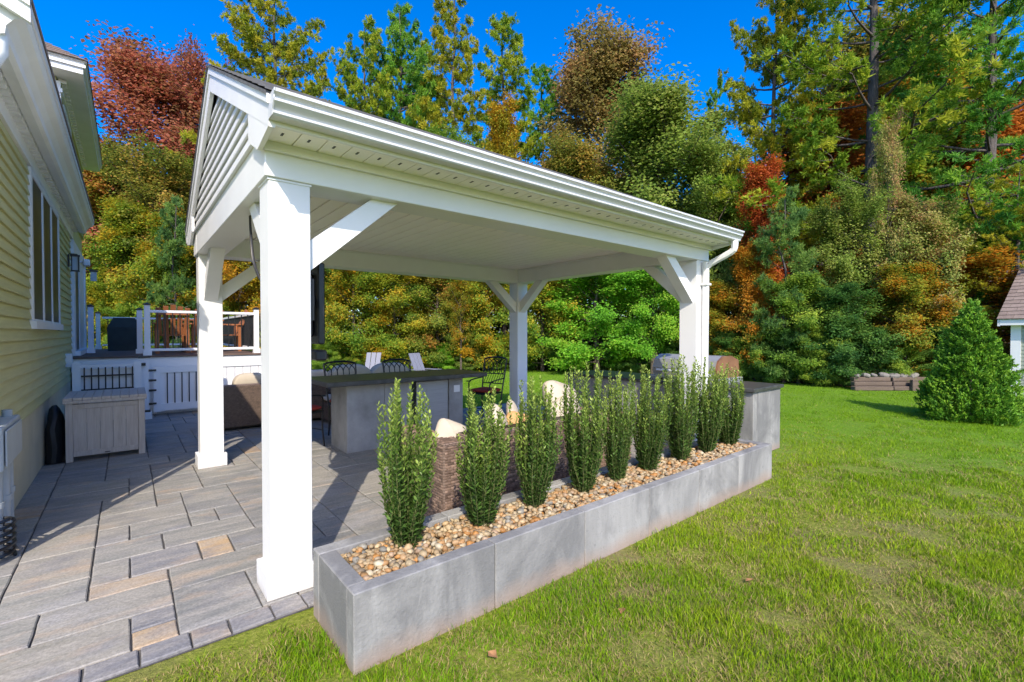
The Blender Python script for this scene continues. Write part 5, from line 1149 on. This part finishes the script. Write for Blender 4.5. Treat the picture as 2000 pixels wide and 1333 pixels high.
# ---------------------------------------------------------------- lawn grass
def vnoise(x, y, s, seed):
    r = np.random.default_rng(seed); G = r.uniform(0, 1, (128, 128)); X = x/s; Y = y/s; i = np.floor(X).astype(int); j = np.floor(Y).astype(int); fx = X-i; fy = Y-j; fx = fx*fx*(3-2*fx); fy = fy*fy*(3-2*fy)
    g = lambda a, b: G[a % 128, b % 128]
    return (g(i, j)*(1-fx)+g(i+1, j)*fx)*(1-fy)+(g(i, j+1)*(1-fx)+g(i+1, j+1)*fx)*fy
def in_poly(x, y, poly):
    ins = np.zeros(len(x), bool); n = len(poly)
    for k in range(n):
        x1, y1 = poly[k]; x2, y2 = poly[(k+1) % n]; c = ((y1 > y) != (y2 > y)) & (x < (x2-x1)*(y-y1)/(y2-y1+1e-12)+x1); ins ^= c
    return ins
def grass():
    r = np.random.default_rng(77); XS = []; SC = []
    for D0, D1, dens, sc in ((1.3, 3.2, 15000, 1.0), (3.2, 5.5, 6500, 1.35), (5.5, 9.0, 2600, 1.9), (9, 15, 800, 2.8), (15, 22.5, 260, 4.0)):
        A = (D1**2-D0**2)*.5*2.5; n = int(A*dens)
        D = np.sqrt(r.uniform(D0**2, D1**2, n)); l = r.uniform(-1.25, 1.25, n)*D; XS.append(np.stack([FW[0]*D+RT[0]*l, FW[1]*D+RT[1]*l], 1)); SC.append(np.full(n, sc))
    P = np.concatenate(XS); sc_ = np.concatenate(SC); x, y = P[:, 0], P[:, 1]
    ok = ~((x > PX0-9) & (x < PX1) & (y > PY0-.155) & (y < 7.97)) & ~((x > PX0-9) & (x < 4.22) & (y > 2.6) & (y < 17)) & ~((x > AX0-.004) & (x < AX1+.004) & (y > AY0-.004) & (y < AY1+.01)) & ~((x > ix0-.01) & (x < ix1+.01) & (y > iy0-.01) & (y < iy1))
    ok &= in_poly(x, y, [(-30, -30), (40, -30)]+lawn_edge[::-1]+[(-30, 20)])
    hz = np.hypot(x-5.2, y-2.0)
    bare = vnoise(x, y, .33, 1)*.6+vnoise(x, y, .12, 2)*.4; nearwall = np.minimum(1, np.abs(np.where((x > AX0-.3) & (x < AX1+.2), y-AY0, 9))/.09)
    keep = r.uniform(0, 1, len(x)) < np.clip((.78-bare)*5.0, .38, 1)*np.clip(nearwall, .25, 1); ok &= keep | (sc_ > 2.2)
    x, y, sc_, bare = x[ok], y[ok], sc_[ok], bare[ok]; n = len(x)
    big = vnoise(x, y, 1.1, 5)*.6+vnoise(x, y, .4, 6)*.4; dist = np.hypot(x, y)
    hgt = r.uniform(.018, .044, n)*(.45+1.0*vnoise(x, y, .16, 9)+.25*vnoise(x, y, .05, 19))*np.where(sc_ > 1.7, .95, 1)*np.clip(1.9-2.0*bare, .4, 1.1); az = r.uniform(0, 2*PI, n); lean = r.uniform(.15, 1.05, n)*hgt*np.clip(bare*3.2-.4, .8, 2.2); wdt = r.uniform(.0024, .0045, n)*sc_
    dx, dy = np.cos(az), np.sin(az); a2 = r.uniform(0, 2*PI, n); sx, sy = np.cos(a2)*wdt*.5, np.sin(a2)*wdt*.5; z0 = np.full(n, -.008)
    B = lambda f, h, w: (np.stack([x+dx*lean*f+sx*w, y+dy*lean*f+sy*w, z0+hgt*h], 1), np.stack([x+dx*lean*f-sx*w, y+dy*lean*f-sy*w, z0+hgt*h], 1))
    a, b = B(0, 0, 1); c, d = B(.35, .62, .8); e, f = B(1.0, .98, .0)
    nr = sc_ < 1.7; fr = ~nr; n1, n2 = nr.sum(), fr.sum()
    V1 = np.stack([a[nr], b[nr], c[nr], d[nr], e[nr]], 1).reshape(-1, 3); i1 = (np.arange(n1)*5)[:, None]; F1 = np.concatenate([i1+np.array([[0, 1, 3]]), i1+np.array([[0, 3, 2]]), i1+np.array([[2, 3, 4]])], 1).reshape(-1, 3)
    V2 = np.stack([a[fr], b[fr], e[fr]], 1).reshape(-1, 3); F2 = np.arange(3*n2).reshape(-1, 3)+len(V1)
    me = fast_mesh('grass', np.concatenate([V1, V2]), np.concatenate([F1, F2]))
    green = np.array((.165, .33, .008)); lime = np.array((.36, .45, .016)); straw = np.array((.46, .36, .15)); dark = np.array((.06, .17, .01))
    f1 = (np.clip(big*1.5-.25+r.normal(size=n)*.22, 0, 1)*np.clip(1.5-dist/9, .25, 1))[:, None]; col = green*(1-f1)+lime*f1
    dk = (r.uniform(0, 1, n) < .22)[:, None]; col = np.where(dk, dark*.5+col*.5, col)
    pst = np.clip(.22+1.6*(bare-.42), .08, .7)*np.clip(1.35-dist/8.5, .08, 1); s_ = (r.uniform(0, 1, n) < pst)[:, None]; col = np.where(s_, straw*r.uniform(.7, 1.1, (n, 1)), col)
    col = col*r.uniform(.75, 1.15, (n, 1)); face_col(me, 'gc', np.concatenate([np.repeat(col[nr], 3, 0), col[fr]]))
    o = link_mesh('grass', me, MT['blade']); tag(o, 'short green lawn grass with straw coloured bare patches', 'grass', kind='stuff'); print('grass blades', n)
grass()
# fallen leaves on the lawn
fl = MB().add([(-.03, 0, 0), (-.005, -.022, .008), (.032, 0, .004), (0, .024, .010), (0, 0, 0)], [(0, 1, 4), (1, 2, 4), (2, 3, 4), (3, 0, 4)]).mesh('fallen_leaf'); fl.materials.append(plain('dry_leaf', (.30, .15, .06), .8, .4, 30))
LW = [((1.30, 1.72), 'dry brown leaf on the grass near the planter corner'), ((2.05, 1.55), 'dry brown leaf on the grass below the middle of the planter'), ((2.9, 1.25), 'dry brown leaf far out on the grass'), ((1.75, 1.05), 'dry brown leaf in the foreground grass')]
for (x, y), lb in LW:
    o = bpy.data.objects.new('fallen_leaf', fl); COL.objects.link(o); o.location = (x, y, .022); o.rotation_euler = (.2, .1, rnd.uniform(0, 6)); tag(o, lb, 'leaf', 'fallen leaves on the lawn')
